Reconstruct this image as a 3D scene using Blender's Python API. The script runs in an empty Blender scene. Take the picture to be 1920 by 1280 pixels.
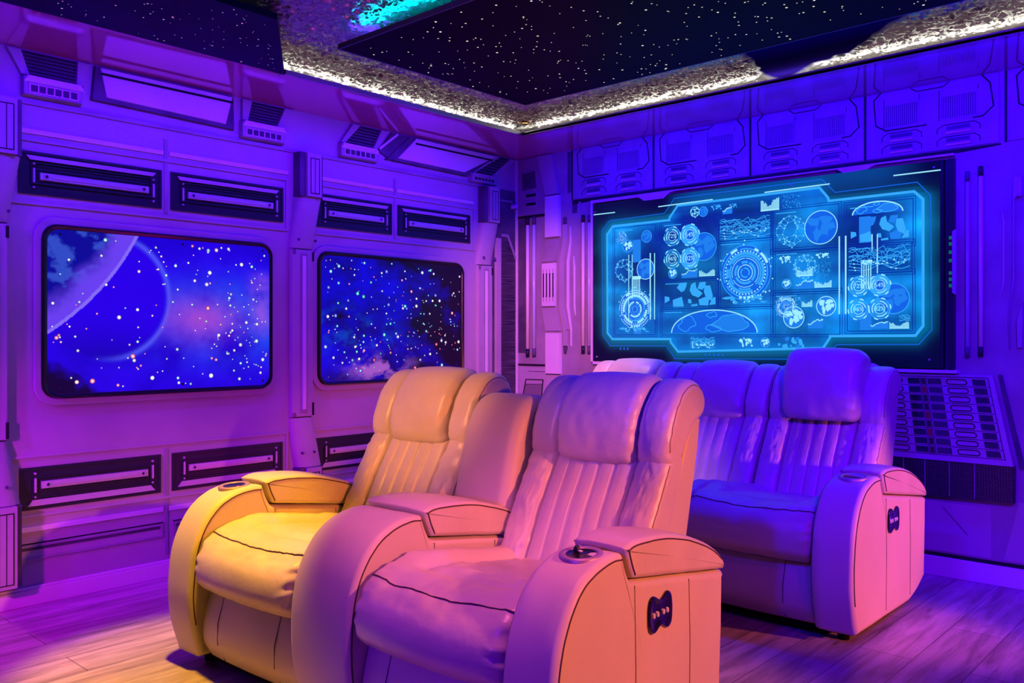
import bpy, bmesh, math, random
from math import sin, cos, pi, radians, sqrt, exp, hypot
from mathutils import Vector, Matrix, noise

random.seed(7)
SC = bpy.context.scene
COL = SC.collection

# ------------------------------------------------------------------ helpers
def tag(o, label=None, cat=None, group=None, kind=None):
    if label: o['label'] = label
    if cat: o['category'] = cat
    if group: o['group'] = group
    if kind: o['kind'] = kind
    return o

def thing(name, loc, label, cat, rotz=0.0, group=None):
    o = bpy.data.objects.new(name, None)
    COL.objects.link(o)
    o.location = loc
    o.rotation_euler = (0, 0, rotz)
    o.empty_display_size = 0.1
    return tag(o, label, cat, group)

class MB:
    """collects geometry, builds ONE mesh object"""
    def __init__(s):
        s.v = []; s.f = []; s.sm = []; s.c = []; s.cc = (1, 1, 1)
    def add(s, vs, fs, smooth=False, cols=None):
        b = len(s.v)
        s.v += [tuple(p) for p in vs]
        s.f += [tuple(i + b for i in f) for f in fs]
        s.sm += [smooth] * len(fs)
        s.c += (cols if cols else [s.cc] * len(vs))
    def box(s, a, b, T=None):
        (x0, y0, z0), (x1, y1, z1) = a, b
        vs = [(x0,y0,z0),(x1,y0,z0),(x1,y1,z0),(x0,y1,z0),(x0,y0,z1),(x1,y0,z1),(x1,y1,z1),(x0,y1,z1)]
        if T: vs = [T(*p) for p in vs]
        s.add(vs, [(0,3,2,1),(4,5,6,7),(0,1,5,4),(1,2,6,5),(2,3,7,6),(3,0,4,7)])
    def prism(s, poly, d0, d1, T, inset=0.0):
        """polygon in wall plane from depth d0 to d1; edge chamfer by insetting the front"""
        n = len(poly)
        if area(poly) < 0: poly = poly[::-1]
        top = offset(poly, -inset) if inset else poly
        vs = [T(p[0], p[1], d0) for p in poly] + [T(p[0], p[1], d1) for p in top]
        fs = [tuple(range(n, 2*n)), tuple(range(n-1, -1, -1))] + [(i, (i+1) % n, n+(i+1) % n, n+i) for i in range(n)]
        s.add(vs, fs)
    def flat(s, poly, d, T):
        s.add([T(p[0], p[1], d) for p in poly], [tuple(range(len(poly)))])
    def ring(s, outer, inner, d0, d1, T, din=None):
        """frame between two polygons of equal vertex count"""
        n = len(outer); din = d1 if din is None else din
        vs = [T(p[0], p[1], d0) for p in outer] + [T(p[0], p[1], d1) for p in outer] + [T(p[0], p[1], din) for p in inner] + [T(p[0], p[1], d0) for p in inner]
        fs = []
        for i in range(n):
            j = (i+1) % n
            for k in range(3):
                fs.append((k*n+i, k*n+j, (k+1)*n+j, (k+1)*n+i))
            fs.append((3*n+i, 3*n+j, j, i))
        s.add(vs, fs)
    def strip(s, pts, w, d, T, closed=False):
        """flat ribbon line of width w along pts in a wall plane"""
        n = len(pts)
        if n < 2: return
        L = []
        for i in range(n):
            a = pts[i-1] if (i > 0 or closed) else pts[i]
            b = pts[(i+1) % n] if (i < n-1 or closed) else pts[i]
            p = pts[i]
            t1 = nrm((p[0]-a[0], p[1]-a[1])); t2 = nrm((b[0]-p[0], b[1]-p[1]))
            if t1 == (0, 0): t1 = t2
            if t2 == (0, 0): t2 = t1
            n1 = (-t1[1], t1[0]); n2 = (-t2[1], t2[0])
            m = nrm((n1[0]+n2[0], n1[1]+n2[1]))
            k = max(0.4, m[0]*n1[0]+m[1]*n1[1])
            L.append((m[0]*w/2/k, m[1]*w/2/k))
        vs = [T(p[0]+o[0], p[1]+o[1], d) for p, o in zip(pts, L)] + [T(p[0]-o[0], p[1]-o[1], d) for p, o in zip(pts, L)]
        fs = [(i, i+1, n+i+1, n+i) for i in range(n-1)]
        if closed: fs.append((n-1, 0, n, 2*n-1))
        s.add(vs, fs)
    def tube(s, pts, r, seg=6, closed=False, caps=True):
        P = [Vector(p) for p in pts]; n = len(P)
        rings = []; up = None
        for i in range(n):
            a = P[i-1] if (i > 0 or closed) else P[i]
            b = P[(i+1) % n] if (i < n-1 or closed) else P[i]
            t = (b - a)
            t = t.normalized() if t.length > 1e-9 else Vector((0, 0, 1))
            if up is None:
                up = Vector((0, 0, 1)) if abs(t.z) < 0.9 else Vector((1, 0, 0))
            u = (up - t * up.dot(t))
            u = u.normalized() if u.length > 1e-6 else t.orthogonal().normalized()
            up = u
            w = t.cross(u)
            rr = r[i] if isinstance(r, (list, tuple)) else r
            rings.append([P[i] + (u*cos(2*pi*k/seg) + w*sin(2*pi*k/seg))*rr for k in range(seg)])
        vs = [p for q in rings for p in q]
        m = n if closed else n-1
        fs = []
        for i in range(m):
            j = (i+1) % n
            for k in range(seg):
                l = (k+1) % seg
                fs.append((i*seg+k, i*seg+l, j*seg+l, j*seg+k))
        s.add(vs, fs, True)
        if caps and not closed:
            s.add(rings[0], [tuple(range(seg-1, -1, -1))]); s.add(rings[-1], [tuple(range(seg))])
    def lathe(s, prof, c, seg=32, T=None):
        """profile [(r,z)] around vertical axis at c"""
        vs = []; fs = []
        n = len(prof)
        for k in range(seg):
            a = 2*pi*k/seg
            for r, z in prof: vs.append((c[0]+r*cos(a), c[1]+r*sin(a), c[2]+z))
        for k in range(seg):
            l = (k+1) % seg
            for i in range(n-1):
                fs.append((k*n+i, l*n+i, l*n+i+1, k*n+i+1))
        if T: vs = [T(*p) for p in vs]
        s.add(vs, fs, True)
    def build(s, name, m, parent=None, bevel=0.0, col=False, sub=0):
        me = bpy.data.meshes.new(name)
        me.from_pydata(s.v, [], s.f)
        me.polygons.foreach_set('use_smooth', s.sm)
        if col:
            at = me.color_attributes.new('Col', 'FLOAT_COLOR', 'POINT')
            flat = []
            for q in s.c: flat += [q[0], q[1], q[2], 1.0]
            at.data.foreach_set('color', flat)
        bm = bmesh.new(); bm.from_mesh(me)
        if any(s.sm) and not col:
            bmesh.ops.remove_doubles(bm, verts=bm.verts, dist=4e-6); bmesh.ops.dissolve_degenerate(bm, edges=bm.edges, dist=4e-6)
        big = [f for f in bm.faces if len(f.verts) > 4]
        if big: bmesh.ops.triangulate(bm, faces=big)
        bmesh.ops.recalc_face_normals(bm, faces=bm.faces)
        bm.to_mesh(me); bm.free()
        me.materials.append(m)
        o = bpy.data.objects.new(name, me)
        COL.objects.link(o)
        if parent: o.parent = parent
        if bevel:
            b = o.modifiers.new('bevel', 'BEVEL'); b.width = bevel; b.segments = 2; b.limit_method = 'ANGLE'
        return o

def nrm(t):
    l = hypot(t[0], t[1])
    return (t[0]/l, t[1]/l) if l > 1e-9 else (0, 0)
def area(P):
    return 0.5*sum(P[i][0]*P[(i+1) % len(P)][1]-P[(i+1) % len(P)][0]*P[i][1] for i in range(len(P)))
def offset(P, d):
    """offset closed polygon outward by d (negative = inward), mitred"""
    n = len(P); sg = 1 if area(P) > 0 else -1
    out = []
    for i in range(n):
        a, p, b = P[i-1], P[i], P[(i+1) % n]
        t1 = nrm((p[0]-a[0], p[1]-a[1])); t2 = nrm((b[0]-p[0], b[1]-p[1]))
        n1 = (t1[1]*sg, -t1[0]*sg); n2 = (t2[1]*sg, -t2[0]*sg)
        m = nrm((n1[0]+n2[0], n1[1]+n2[1]))
        k = max(0.35, m[0]*n1[0]+m[1]*n1[1])
        out.append((p[0]+m[0]*d/k, p[1]+m[1]*d/k))
    return out
def rrect(x0, z0, x1, z1, r, seg=6):
    P = []
    for cx, cz, a0 in ((x1-r, z1-r, 0), (x0+r, z1-r, 90), (x0+r, z0+r, 180), (x1-r, z0+r, 270)):
        for k in range(seg+1):
            a = radians(a0+90*k/seg); P.append((cx+r*cos(a), cz+r*sin(a)))
    return P
def rect(x0, z0, x1, z1): return [(x0, z0), (x1, z0), (x1, z1), (x0, z1)]
def ell(cx, cz, rx, rz, seg=16): return [(cx+rx*cos(2*pi*k/seg), cz+rz*sin(2*pi*k/seg)) for k in range(seg)]
LW = lambda s, z, d: (d, s, z)          # left wall: s runs along y, d is height of relief
RW = lambda x, z, d: (x, -d, z)         # screen wall

# ------------------------------------------------------------------ materials
def mat(name, col=(0.5, 0.5, 0.5), rough=0.5, metal=0.0, spec=0.5, coat=0.0):
    m = bpy.data.materials.new(name); m.use_nodes = True
    b = m.node_tree.nodes['Principled BSDF']
    b.inputs['Base Color'].default_value = (*col, 1)
    b.inputs['Roughness'].default_value = rough
    b.inputs['Metallic'].default_value = metal
    b.inputs['Specular IOR Level'].default_value = spec
    b.inputs['Coat Weight'].default_value = coat
    b.inputs['Coat Roughness'].default_value = 0.05
    return m
def N(m, t, **kw):
    n = m.node_tree.nodes.new(t)
    for k, v in kw.items():
        if hasattr(n, k): setattr(n, k, v)
        else: n.inputs[k.replace('_', ' ')].default_value = v
    return n
def lk(m, a, b): m.node_tree.links.new(a, b)
def bsdf(m): return m.node_tree.nodes['Principled BSDF']
def add_noise(m, c1, c2, scale=8, detail=4, stretch=(1, 1, 1), bump=0.0, bscale=60, bdist=0.01, lo=0.35, hi=0.65):
    tc = N(m, 'ShaderNodeTexCoord'); mp = N(m, 'ShaderNodeMapping'); mp.inputs['Scale'].default_value = stretch
    lk(m, tc.outputs['Object'], mp.inputs['Vector'])
    nz = N(m, 'ShaderNodeTexNoise', Scale=scale, Detail=detail)
    lk(m, mp.outputs[0], nz.inputs['Vector'])
    r = N(m, 'ShaderNodeValToRGB')
    r.color_ramp.elements[0].position = lo; r.color_ramp.elements[1].position = hi
    r.color_ramp.elements[0].color = (*c1, 1); r.color_ramp.elements[1].color = (*c2, 1)
    lk(m, nz.outputs['Fac'], r.inputs[0]); lk(m, r.outputs[0], bsdf(m).inputs['Base Color'])
    if bump:
        n2 = N(m, 'ShaderNodeTexNoise', Scale=bscale, Detail=5)
        lk(m, mp.outputs[0], n2.inputs['Vector'])
        bp = N(m, 'ShaderNodeBump', Strength=bump, Distance=bdist)
        lk(m, n2.outputs['Fac'], bp.inputs['Height']); lk(m, bp.outputs[0], bsdf(m).inputs['Normal'])
    return m
def emit(name, col, strength):
    m = mat(name, (0, 0, 0), 0.6)
    b = bsdf(m)
    b.inputs['Emission Color'].default_value = (*col, 1); b.inputs['Emission Strength'].default_value = strength
    return m
def emit_attr(name, strength, rough=0.5, spec=0.2):
    m = mat(name, (0.005, 0.005, 0.01), rough, spec=spec)
    a = N(m, 'ShaderNodeAttribute'); a.attribute_name = 'Col'
    lk(m, a.outputs['Color'], bsdf(m).inputs['Emission Color'])
    bsdf(m).inputs['Emission Strength'].default_value = strength
    return m

M = {}
M['leather'] = add_noise(mat('cream_leather', rough=0.36, spec=0.55), (0.58, 0.51, 0.47), (0.64, 0.57, 0.53), 6, 4, bump=0.14, bscale=70, bdist=0.006)
M['leather_flat'] = add_noise(mat('cream_leather_panel', rough=0.48, spec=0.4), (0.58, 0.52, 0.48), (0.63, 0.56, 0.52), 4, 3, bump=0.05, bscale=120, bdist=0.004)
M['seam'] = mat('dark_seam_thread', (0.06, 0.02, 0.03), 0.7)
M['stitch'] = mat('brown_stitching', (0.22, 0.12, 0.12), 0.6)
M['under'] = mat('black_underside_cloth', (0.004, 0.004, 0.005), 0.9, spec=0.1)
M['wall'] = add_noise(mat('printed_wall_panel', rough=0.6, spec=0.25), (0.40, 0.35, 0.43), (0.47, 0.41, 0.50), 3, 6, bump=0.03, bscale=150, bdist=0.003)
M['wall_mid'] = add_noise(mat('printed_hull_grey', rough=0.6, spec=0.25), (0.29, 0.25, 0.33), (0.38, 0.33, 0.42), 5, 6)
M['wall_light'] = add_noise(mat('printed_pale_panel', rough=0.55, spec=0.3), (0.72, 0.66, 0.76), (0.80, 0.74, 0.84), 3, 4)
M['wall_dark'] = add_noise(mat('printed_dark_recess', rough=0.6, spec=0.2), (0.07, 0.06, 0.11), (0.13, 0.11, 0.18), 6, 5)
M['line'] = mat('dark_panel_line', (0.02, 0.018, 0.03), 0.7, spec=0.1)
M['black'] = mat('black_vent_metal', (0.014, 0.014, 0.035), 0.4, spec=0.4)
M['steel'] = mat('brushed_steel', (0.62, 0.60, 0.66), 0.38, 0.4)
M['pale_metal'] = mat('pale_bevel_metal', (0.55, 0.5, 0.6), 0.4, 0.2)
M['rubber'] = mat('black_rim_rubber', (0.008, 0.008, 0.015), 0.3)
M['base'] = mat('white_painted_skirting', (0.74, 0.70, 0.76), 0.4)
M['tube'] = mat('frosted_pale_tube', (0.85, 0.80, 0.86), 0.3)
M['gloss_black'] = mat('glossy_black_plastic', (0.01, 0.006, 0.005), 0.08, coat=1.0)
M['button'] = mat('silver_button', (0.8, 0.78, 0.76), 0.3, 0.3)
M['cup'] = mat('anodised_cup_ring', (0.40, 0.28, 0.42), 0.45, 0.4)
M['cup_in'] = mat('dark_cup_well', (0.01, 0.008, 0.012), 0.25)
M['ind_r'] = mat('red_indicator', (0.30, 0.03, 0.02), 0.4)
M['ind_g'] = mat('green_indicator', (0.03, 0.16, 0.02), 0.4)

# ------------------------------------------------------------------ the room shell
RX, RY = 5.7, -6.7           # far right wall, wall behind the camera
ZS, ZR = 2.40, 2.53          # soffit underside, raised ceiling
def struct(name, m, mb, **k):
    o = mb.build(name, m, **k); o['kind'] = 'structure'; return o

# wood floor: planks run along y
mf = mat('oak_laminate', rough=0.42, spec=0.45)
tc = N(mf, 'ShaderNodeTexCoord'); mp = N(mf, 'ShaderNodeMapping'); mp.inputs['Rotation'].default_value = (0, 0, pi/2)
lk(mf, tc.outputs['Object'], mp.inputs[0])
bk = N(mf, 'ShaderNodeTexBrick', offset=0.37, Scale=1.0)
bk.inputs['Mortar Size'].default_value = 0.0018; bk.inputs['Brick Width'].default_value = 1.25; bk.inputs['Row Height'].default_value = 0.19
bk.inputs['Color1'].default_value = (0.62, 0.55, 0.50, 1); bk.inputs['Color2'].default_value = (0.48, 0.42, 0.38, 1); bk.inputs['Mortar'].default_value = (0.16, 0.12, 0.11, 1)
lk(mf, mp.outputs[0], bk.inputs['Vector'])
mp2 = N(mf, 'ShaderNodeMapping'); mp2.inputs['Scale'].default_value = (22, 2.2, 1)
lk(mf, tc.outputs['Object'], mp2.inputs[0])
nz = N(mf, 'ShaderNodeTexNoise', Scale=1.0, Detail=7, Roughness=0.65, Distortion=0.6); lk(mf, mp2.outputs[0], nz.inputs['Vector'])
rp = N(mf, 'ShaderNodeValToRGB'); rp.color_ramp.elements[0].position = 0.34; rp.color_ramp.elements[1].position = 0.62
rp.color_ramp.elements[0].color = (0.30, 0.25, 0.23, 1); rp.color_ramp.elements[1].color = (1, 1, 1, 1)
lk(mf, nz.outputs['Fac'], rp.inputs[0])
mp3 = N(mf, 'ShaderNodeMapping'); mp3.inputs['Scale'].default_value = (9, 2.6, 1); lk(mf, tc.outputs['Object'], mp3.inputs[0])
kn = N(mf, 'ShaderNodeTexVoronoi', Scale=1.0); lk(mf, mp3.outputs[0], kn.inputs['Vector'])
kr = N(mf, 'ShaderNodeValToRGB'); kr.color_ramp.elements[0].position = 0.04; kr.color_ramp.elements[1].position = 0.13
kr.color_ramp.elements[0].color = (0.35, 0.28, 0.26, 1); kr.color_ramp.elements[1].color = (1, 1, 1, 1)
lk(mf, kn.outputs['Distance'], kr.inputs[0])
mx = N(mf, 'ShaderNodeMix', data_type='RGBA', blend_type='MULTIPLY'); mx.inputs[0].default_value = 0.75
lk(mf, bk.outputs['Color'], mx.inputs[6]); lk(mf, rp.outputs[0], mx.inputs[7])
mx2 = N(mf, 'ShaderNodeMix', data_type='RGBA', blend_type='MULTIPLY'); mx2.inputs[0].default_value = 0.8
lk(mf, mx.outputs[2], mx2.inputs[6]); lk(mf, kr.outputs[0], mx2.inputs[7])
lk(mf, mx2.outputs[2], bsdf(mf).inputs['Base Color'])
bp = N(mf, 'ShaderNodeBump', Strength=0.25, Distance=0.004); lk(mf, nz.outputs['Fac'], bp.inputs['Height']); lk(mf, bp.outputs[0], bsdf(mf).inputs['Normal'])

b = MB(); b.box((-0.1, RY-0.1, -0.1), (RX+0.1, 0.1, 0)); struct('floor', mf, b)
b = MB(); b.box((-0.12, RY-0.1, 0), (0, 0.12, 2.7)); struct('wall_left', M['wall'], b)
b = MB(); b.box((0, 0, 0), (RX, 0.12, 2.7)); struct('wall_back', M['wall_mid'], b)
M['wall_plain'] = mat('plain_dark_wall', (0.22, 0.2, 0.25), 0.7)
b = MB(); b.box((RX, RY, 0), (RX+0.1, 0.12, 2.7)); struct('wall_right', M['wall_plain'], b)
b = MB(); b.box((0, RY-0.1, 0), (RX, RY, 2.7)); struct('wall_front', M['wall_plain'], b)

# raised ceiling: crinkled silver foil plaster, with one smooth glossy patch by the screen wall
mc = mat('crinkled_foil_plaster', (0.5, 0.5, 0.52), 0.24, 0.9, spec=0.6)
tc = N(mc, 'ShaderNodeTexCoord')
n1 = N(mc, 'ShaderNodeTexNoise', Scale=70, Detail=4, Roughness=0.6); lk(mc, tc.outputs['Object'], n1.inputs['Vector'])
bp = N(mc, 'ShaderNodeBump', Strength=0.5, Distance=0.006); lk(mc, n1.outputs['Fac'], bp.inputs['Height'])
lk(mc, bp.outputs[0], bsdf(mc).inputs['Normal'])
at = N(mc, 'ShaderNodeAttribute'); at.attribute_name = 'Col'; lk(mc, at.outputs['Color'], bsdf(mc).inputs['Base Color'])
sr = N(mc, 'ShaderNodeSeparateColor'); lk(mc, at.outputs['Color'], sr.inputs[0]); lk(mc, sr.outputs[0], bp.inputs['Strength'])
mm_ = N(mc, 'ShaderNodeMath', operation='MULTIPLY_ADD', use_clamp=True); mm_.inputs[1].default_value = 2.0; mm_.inputs[2].default_value = -0.06; lk(mc, sr.outputs[0], mm_.inputs[0]); lk(mc, mm_.outputs[0], bsdf(mc).inputs['Metallic'])
ms_ = N(mc, 'ShaderNodeMath', operation='MULTIPLY'); ms_.inputs[1].default_value = 0.6; lk(mc, mm_.outputs[0], ms_.inputs[0]); lk(mc, ms_.outputs[0], bsdf(mc).inputs['Specular IOR Level'])
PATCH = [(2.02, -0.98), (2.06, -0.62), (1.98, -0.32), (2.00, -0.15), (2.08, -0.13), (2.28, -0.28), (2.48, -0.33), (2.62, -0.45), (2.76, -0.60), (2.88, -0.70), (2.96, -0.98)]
def patch(x, y):                      # one smooth patch in the foil, coloured deep blue, ragged at its rim
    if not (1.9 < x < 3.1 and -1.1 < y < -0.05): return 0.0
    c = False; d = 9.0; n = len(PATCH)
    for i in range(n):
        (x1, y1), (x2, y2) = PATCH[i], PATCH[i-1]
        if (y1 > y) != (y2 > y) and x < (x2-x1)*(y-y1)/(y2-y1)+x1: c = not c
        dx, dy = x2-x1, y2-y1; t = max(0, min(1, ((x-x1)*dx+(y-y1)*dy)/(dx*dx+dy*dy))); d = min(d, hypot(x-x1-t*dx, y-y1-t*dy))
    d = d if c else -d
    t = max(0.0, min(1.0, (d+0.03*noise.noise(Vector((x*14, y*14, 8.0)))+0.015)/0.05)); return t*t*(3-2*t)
def crinkle(x, y, k):
    p = Vector((x*25, y*25, 0.3)); w = noise.noise(p*0.6)*0.8
    a = noise.noise(Vector((p.x*1.2+w, p.y*1.2-w, 2.0))); c = noise.noise(Vector((p.x*2.6-w, p.y*2.6+w, 5.0)))
    return (1-k)*(0.0095*(1-abs(a)*2.6) + 0.0045*(1-abs(c)*2))
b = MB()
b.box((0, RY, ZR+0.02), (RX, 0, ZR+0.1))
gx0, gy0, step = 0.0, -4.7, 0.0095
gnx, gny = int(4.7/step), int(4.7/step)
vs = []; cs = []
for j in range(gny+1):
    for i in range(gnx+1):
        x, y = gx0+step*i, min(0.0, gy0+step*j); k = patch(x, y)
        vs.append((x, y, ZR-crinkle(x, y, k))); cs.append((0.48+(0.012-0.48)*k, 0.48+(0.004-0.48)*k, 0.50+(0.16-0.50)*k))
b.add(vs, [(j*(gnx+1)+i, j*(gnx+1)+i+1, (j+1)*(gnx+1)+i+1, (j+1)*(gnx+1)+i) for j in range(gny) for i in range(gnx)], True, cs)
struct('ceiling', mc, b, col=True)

# glossy stretch-film soffit along both walls
ms = mat('glossy_stretch_film', (0.55, 0.14, 0.42), 0.06, spec=1.0, coat=0.6)
bsdf(ms).inputs['IOR'].default_value = 1.9
SW = 0.525; Y2 = -2.222
b = MB()
b.prism([(0, 0), (SW, -SW), (SW, Y2), (SW, RY), (0, RY)], ZS, ZS+0.012, lambda x, y, z: (x, y, z))
struct('trim_1', ms, b)
b = MB(); b.prism([(0, 0), (RX, 0), (RX, -SW-0.012), (SW+0.012, -SW-0.012), (SW, -SW)], ZS, ZS+0.012, lambda x, y, z: (x, y, z))
struct('trim_2', ms, b)
M['lip'] = mat('aluminium_soffit_lip', (0.5, 0.5, 0.55), 0.3, 0.8)
b = MB(); b.box((SW, Y2, ZS-0.002), (SW+0.012, -SW, ZS+0.02)); b.box((SW, -SW-0.012, ZS-0.002), (RX, -SW, ZS+0.02))
o = struct('trim_3', M['lip'], b)

# LED strips lying on the soffit (warm white), glowing on the foil ceiling
M['led'] = emit('warm_white_led', (1.0, 0.93, 0.74), 4)
def led(name, a, c, m, label):
    p = thing(name, a, label, 'led strip'); d = [c[k]-a[k] for k in range(3)]
    b = MB(); b.box((0, 0, 0), (d[0], d[1], d[2]-0.004)); b.build('channel', M['lip'], p)
    b = MB(); b.box((0.002, 0.002, d[2]-0.004), (d[0]-0.002, d[1]-0.002, d[2])); b.build('diffuser', m, p)
    return p
led('led_strip', (0.23, Y2-0.45, ZS+0.0125), (0.26, -0.26, ZS+0.07), M['led'], 'warm white strip of led light on top of the soffit along the window wall')
led('led_strip', (0.26, -0.26, ZS+0.0125), (RX-0.1, -0.23, ZS+0.07), M['led'], 'warm white strip of led light on top of the soffit along the screen wall')

# baseboards and wall foot
b = MB(); b.box((0, RY, 0), (0.016, 0, 0.07)); b.box((0, RY, 0.07), (0.011, 0, 0.083)); struct('baseboard_left', M['base'], b, bevel=0.003)
b = MB(); b.box((0.016, -0.016, 0), (RX, 0, 0.095)); struct('baseboard_back', M['base'], b, bevel=0.003)
b = MB(); b.box((0.016, -0.006, 0.095), (RX, 0, 0.112)); struct('trim_4', M['line'], b)
b = MB(); b.prism([(-0.012, 0.09), (0.018, 0.09), (0.018, 2.395), (-0.012, 2.395)], 0.0, 0.014, RW); struct('trim_5', M['wall_light'], b)

# ------------------------------------------------------------------ star panels of the ceiling
def stars(n, box, rmin, rmax, T, cols, d, seed, ex=(1, 1), dens=None):
    rd = random.Random(seed); mb = MB()
    k = 0
    while k < n:
        x = rd.uniform(box[0], box[2]); z = rd.uniform(box[1], box[3])
        if dens and not dens(x, z): continue
        r = rmin + (rmax-rmin)*rd.random()**2.6
        c = rd.choice(cols); g = rd.uniform(0.5, 1.0)
        seg = 10
        vs = [T(x, z, d)]; cs = [tuple(min(1.0, q*0.6+0.55)*g for q in c)]
        for q in range(seg):
            vs.append(T(x+0.36*r*ex[0]*cos(2*pi*q/seg), z+0.36*r*ex[1]*sin(2*pi*q/seg), d)); cs.append(tuple((u*u*0.75+0.05)*g for u in c))
        for q in range(seg):
            vs.append(T(x+r*ex[0]*cos(2*pi*q/seg), z+r*ex[1]*sin(2*pi*q/seg), d)); cs.append(tuple(u*u*0.06*g for u in c))
        fs = [(0, 1+q, 1+(q+1) % seg) for q in range(seg)] + [(1+q, 1+seg+q, 1+seg+(q+1) % seg, 1+(q+1) % seg) for q in range(seg)]
        mb.add(vs, fs, False, cs)
        k += 1
    return mb
M['star'] = emit_attr('fibre_star_points', 1.6)
M['star_hi'] = emit_attr('bright_star_points', 2.2)
DN = lambda x, y, z: (x, y, z)
m_star = add_noise(mat('black_star_ceiling_film', rough=0.5, spec=0.04), (0.002, 0.001, 0.004), (0.004, 0.003, 0.016), 1.6, 5)
p = thing('star_ceiling_panel', (0.96, -2.225, 2.42), 'black ceiling panel full of tiny white stars hanging in the middle', 'ceiling panel')
b = MB(); b.box((0, 0, 0), (3.6, 1.23, 0.02)); b.build('panel', m_star, p)
b = stars(560, (0.03, 0.05, 3.4, 1.2), 0.0028, 0.0062, DN, [(1, 1, 1), (1, 0.97, 0.85), (1, 0.95, 0.8)], -0.0012, 3)
o = b.build('star_lights', M['star_hi'], p, col=True); o['kind'] = 'stuff'
b = MB(); b.box((0, -0.006, -0.001), (3.6, 0, 0.022)); b.box((-0.006, -0.006, -0.001), (0, 1.236, 0.022)); b.box((0, 1.23, -0.001), (3.6, 1.236, 0.022))
b.build('rim', mat('blue_anodised_rim', (0.10, 0.09, 0.2), 0.3, 0.6), p)
for hx in (0.3, 1.8, 3.3):
    for hy in (0.3, 0.93):
        b = MB(); b.tube([(hx, hy, 0.02), (hx, hy, ZR-2.42+0.002)], 0.004, 6); b.build('hanger', M['steel'], p)
led('led_strip', (0.985, -2.15, 2.4405), (4.5, -2.135, 2.456), emit('cyan_led', (0.0, 0.85, 1.0), 4), 'cyan strip of led light above the far left edge of the hanging star panel')

m_star2 = add_noise(mat('navy_star_film', rough=0.5, spec=0.08), (0.003, 0.003, 0.04), (0.006, 0.006, 0.10), 2.2, 5)
p = thing('star_soffit_panel', (SW, Y2, ZS), 'navy starry ceiling panel with a slanted end, beside the soffit over the nearer window', 'ceiling panel')
b = MB(); b.prism([(0.0, 0.0), (0.597, -0.42), (0.597, RY-Y2), (0.0, RY-Y2)], -0.004, 0.022, DN); b.build('panel', m_star2, p)
b = stars(150, (0.03, -1.6, 0.57, -0.03), 0.002, 0.0055, DN, [(0.5, 0.5, 1), (0.8, 0.6, 1), (1, 0.5, 0.9)], -0.0052, 11, dens=lambda x, y: y < -0.72*x-0.02)
o = b.build('star_lights', M['star'], p, col=True); o['kind'] = 'stuff'
for hx, hy in ((0.2, -0.6), (0.4, -2.2), (0.2, -4.0)):
    b = MB(); b.tube([(hx, hy, 0.02), (hx, hy, ZR-ZS+0.002)], 0.004, 6); b.build('hanger', M['steel'], p)
led('led_strip', (0.96, RY+0.2, ZS+0.0225), (0.99, -2.75, ZS+0.07), M['led'], 'warm white strip of led light on top of the navy star panel')

p = thing('downlight', (0.43, -0.395, ZR), 'small round downlight glowing orange at the inner corner of the foil ceiling', 'downlight')
b = MB(); b.lathe([(0.034, 0), (0.034, -0.012), (0.026, -0.016), (0.020, -0.008)], (0, 0, 0), 24); b.build('rim', mat('bronze_lamp_rim', (0.25, 0.1, 0.03), 0.3, 0.8), p)
b = MB(); b.lathe([(0.0, -0.010), (0.0205, -0.010)], (0, 0, 0), 24); b.build('lamp', emit('warm_lamp_glow', (1, 0.55, 0.18), 3.0), p)

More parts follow.
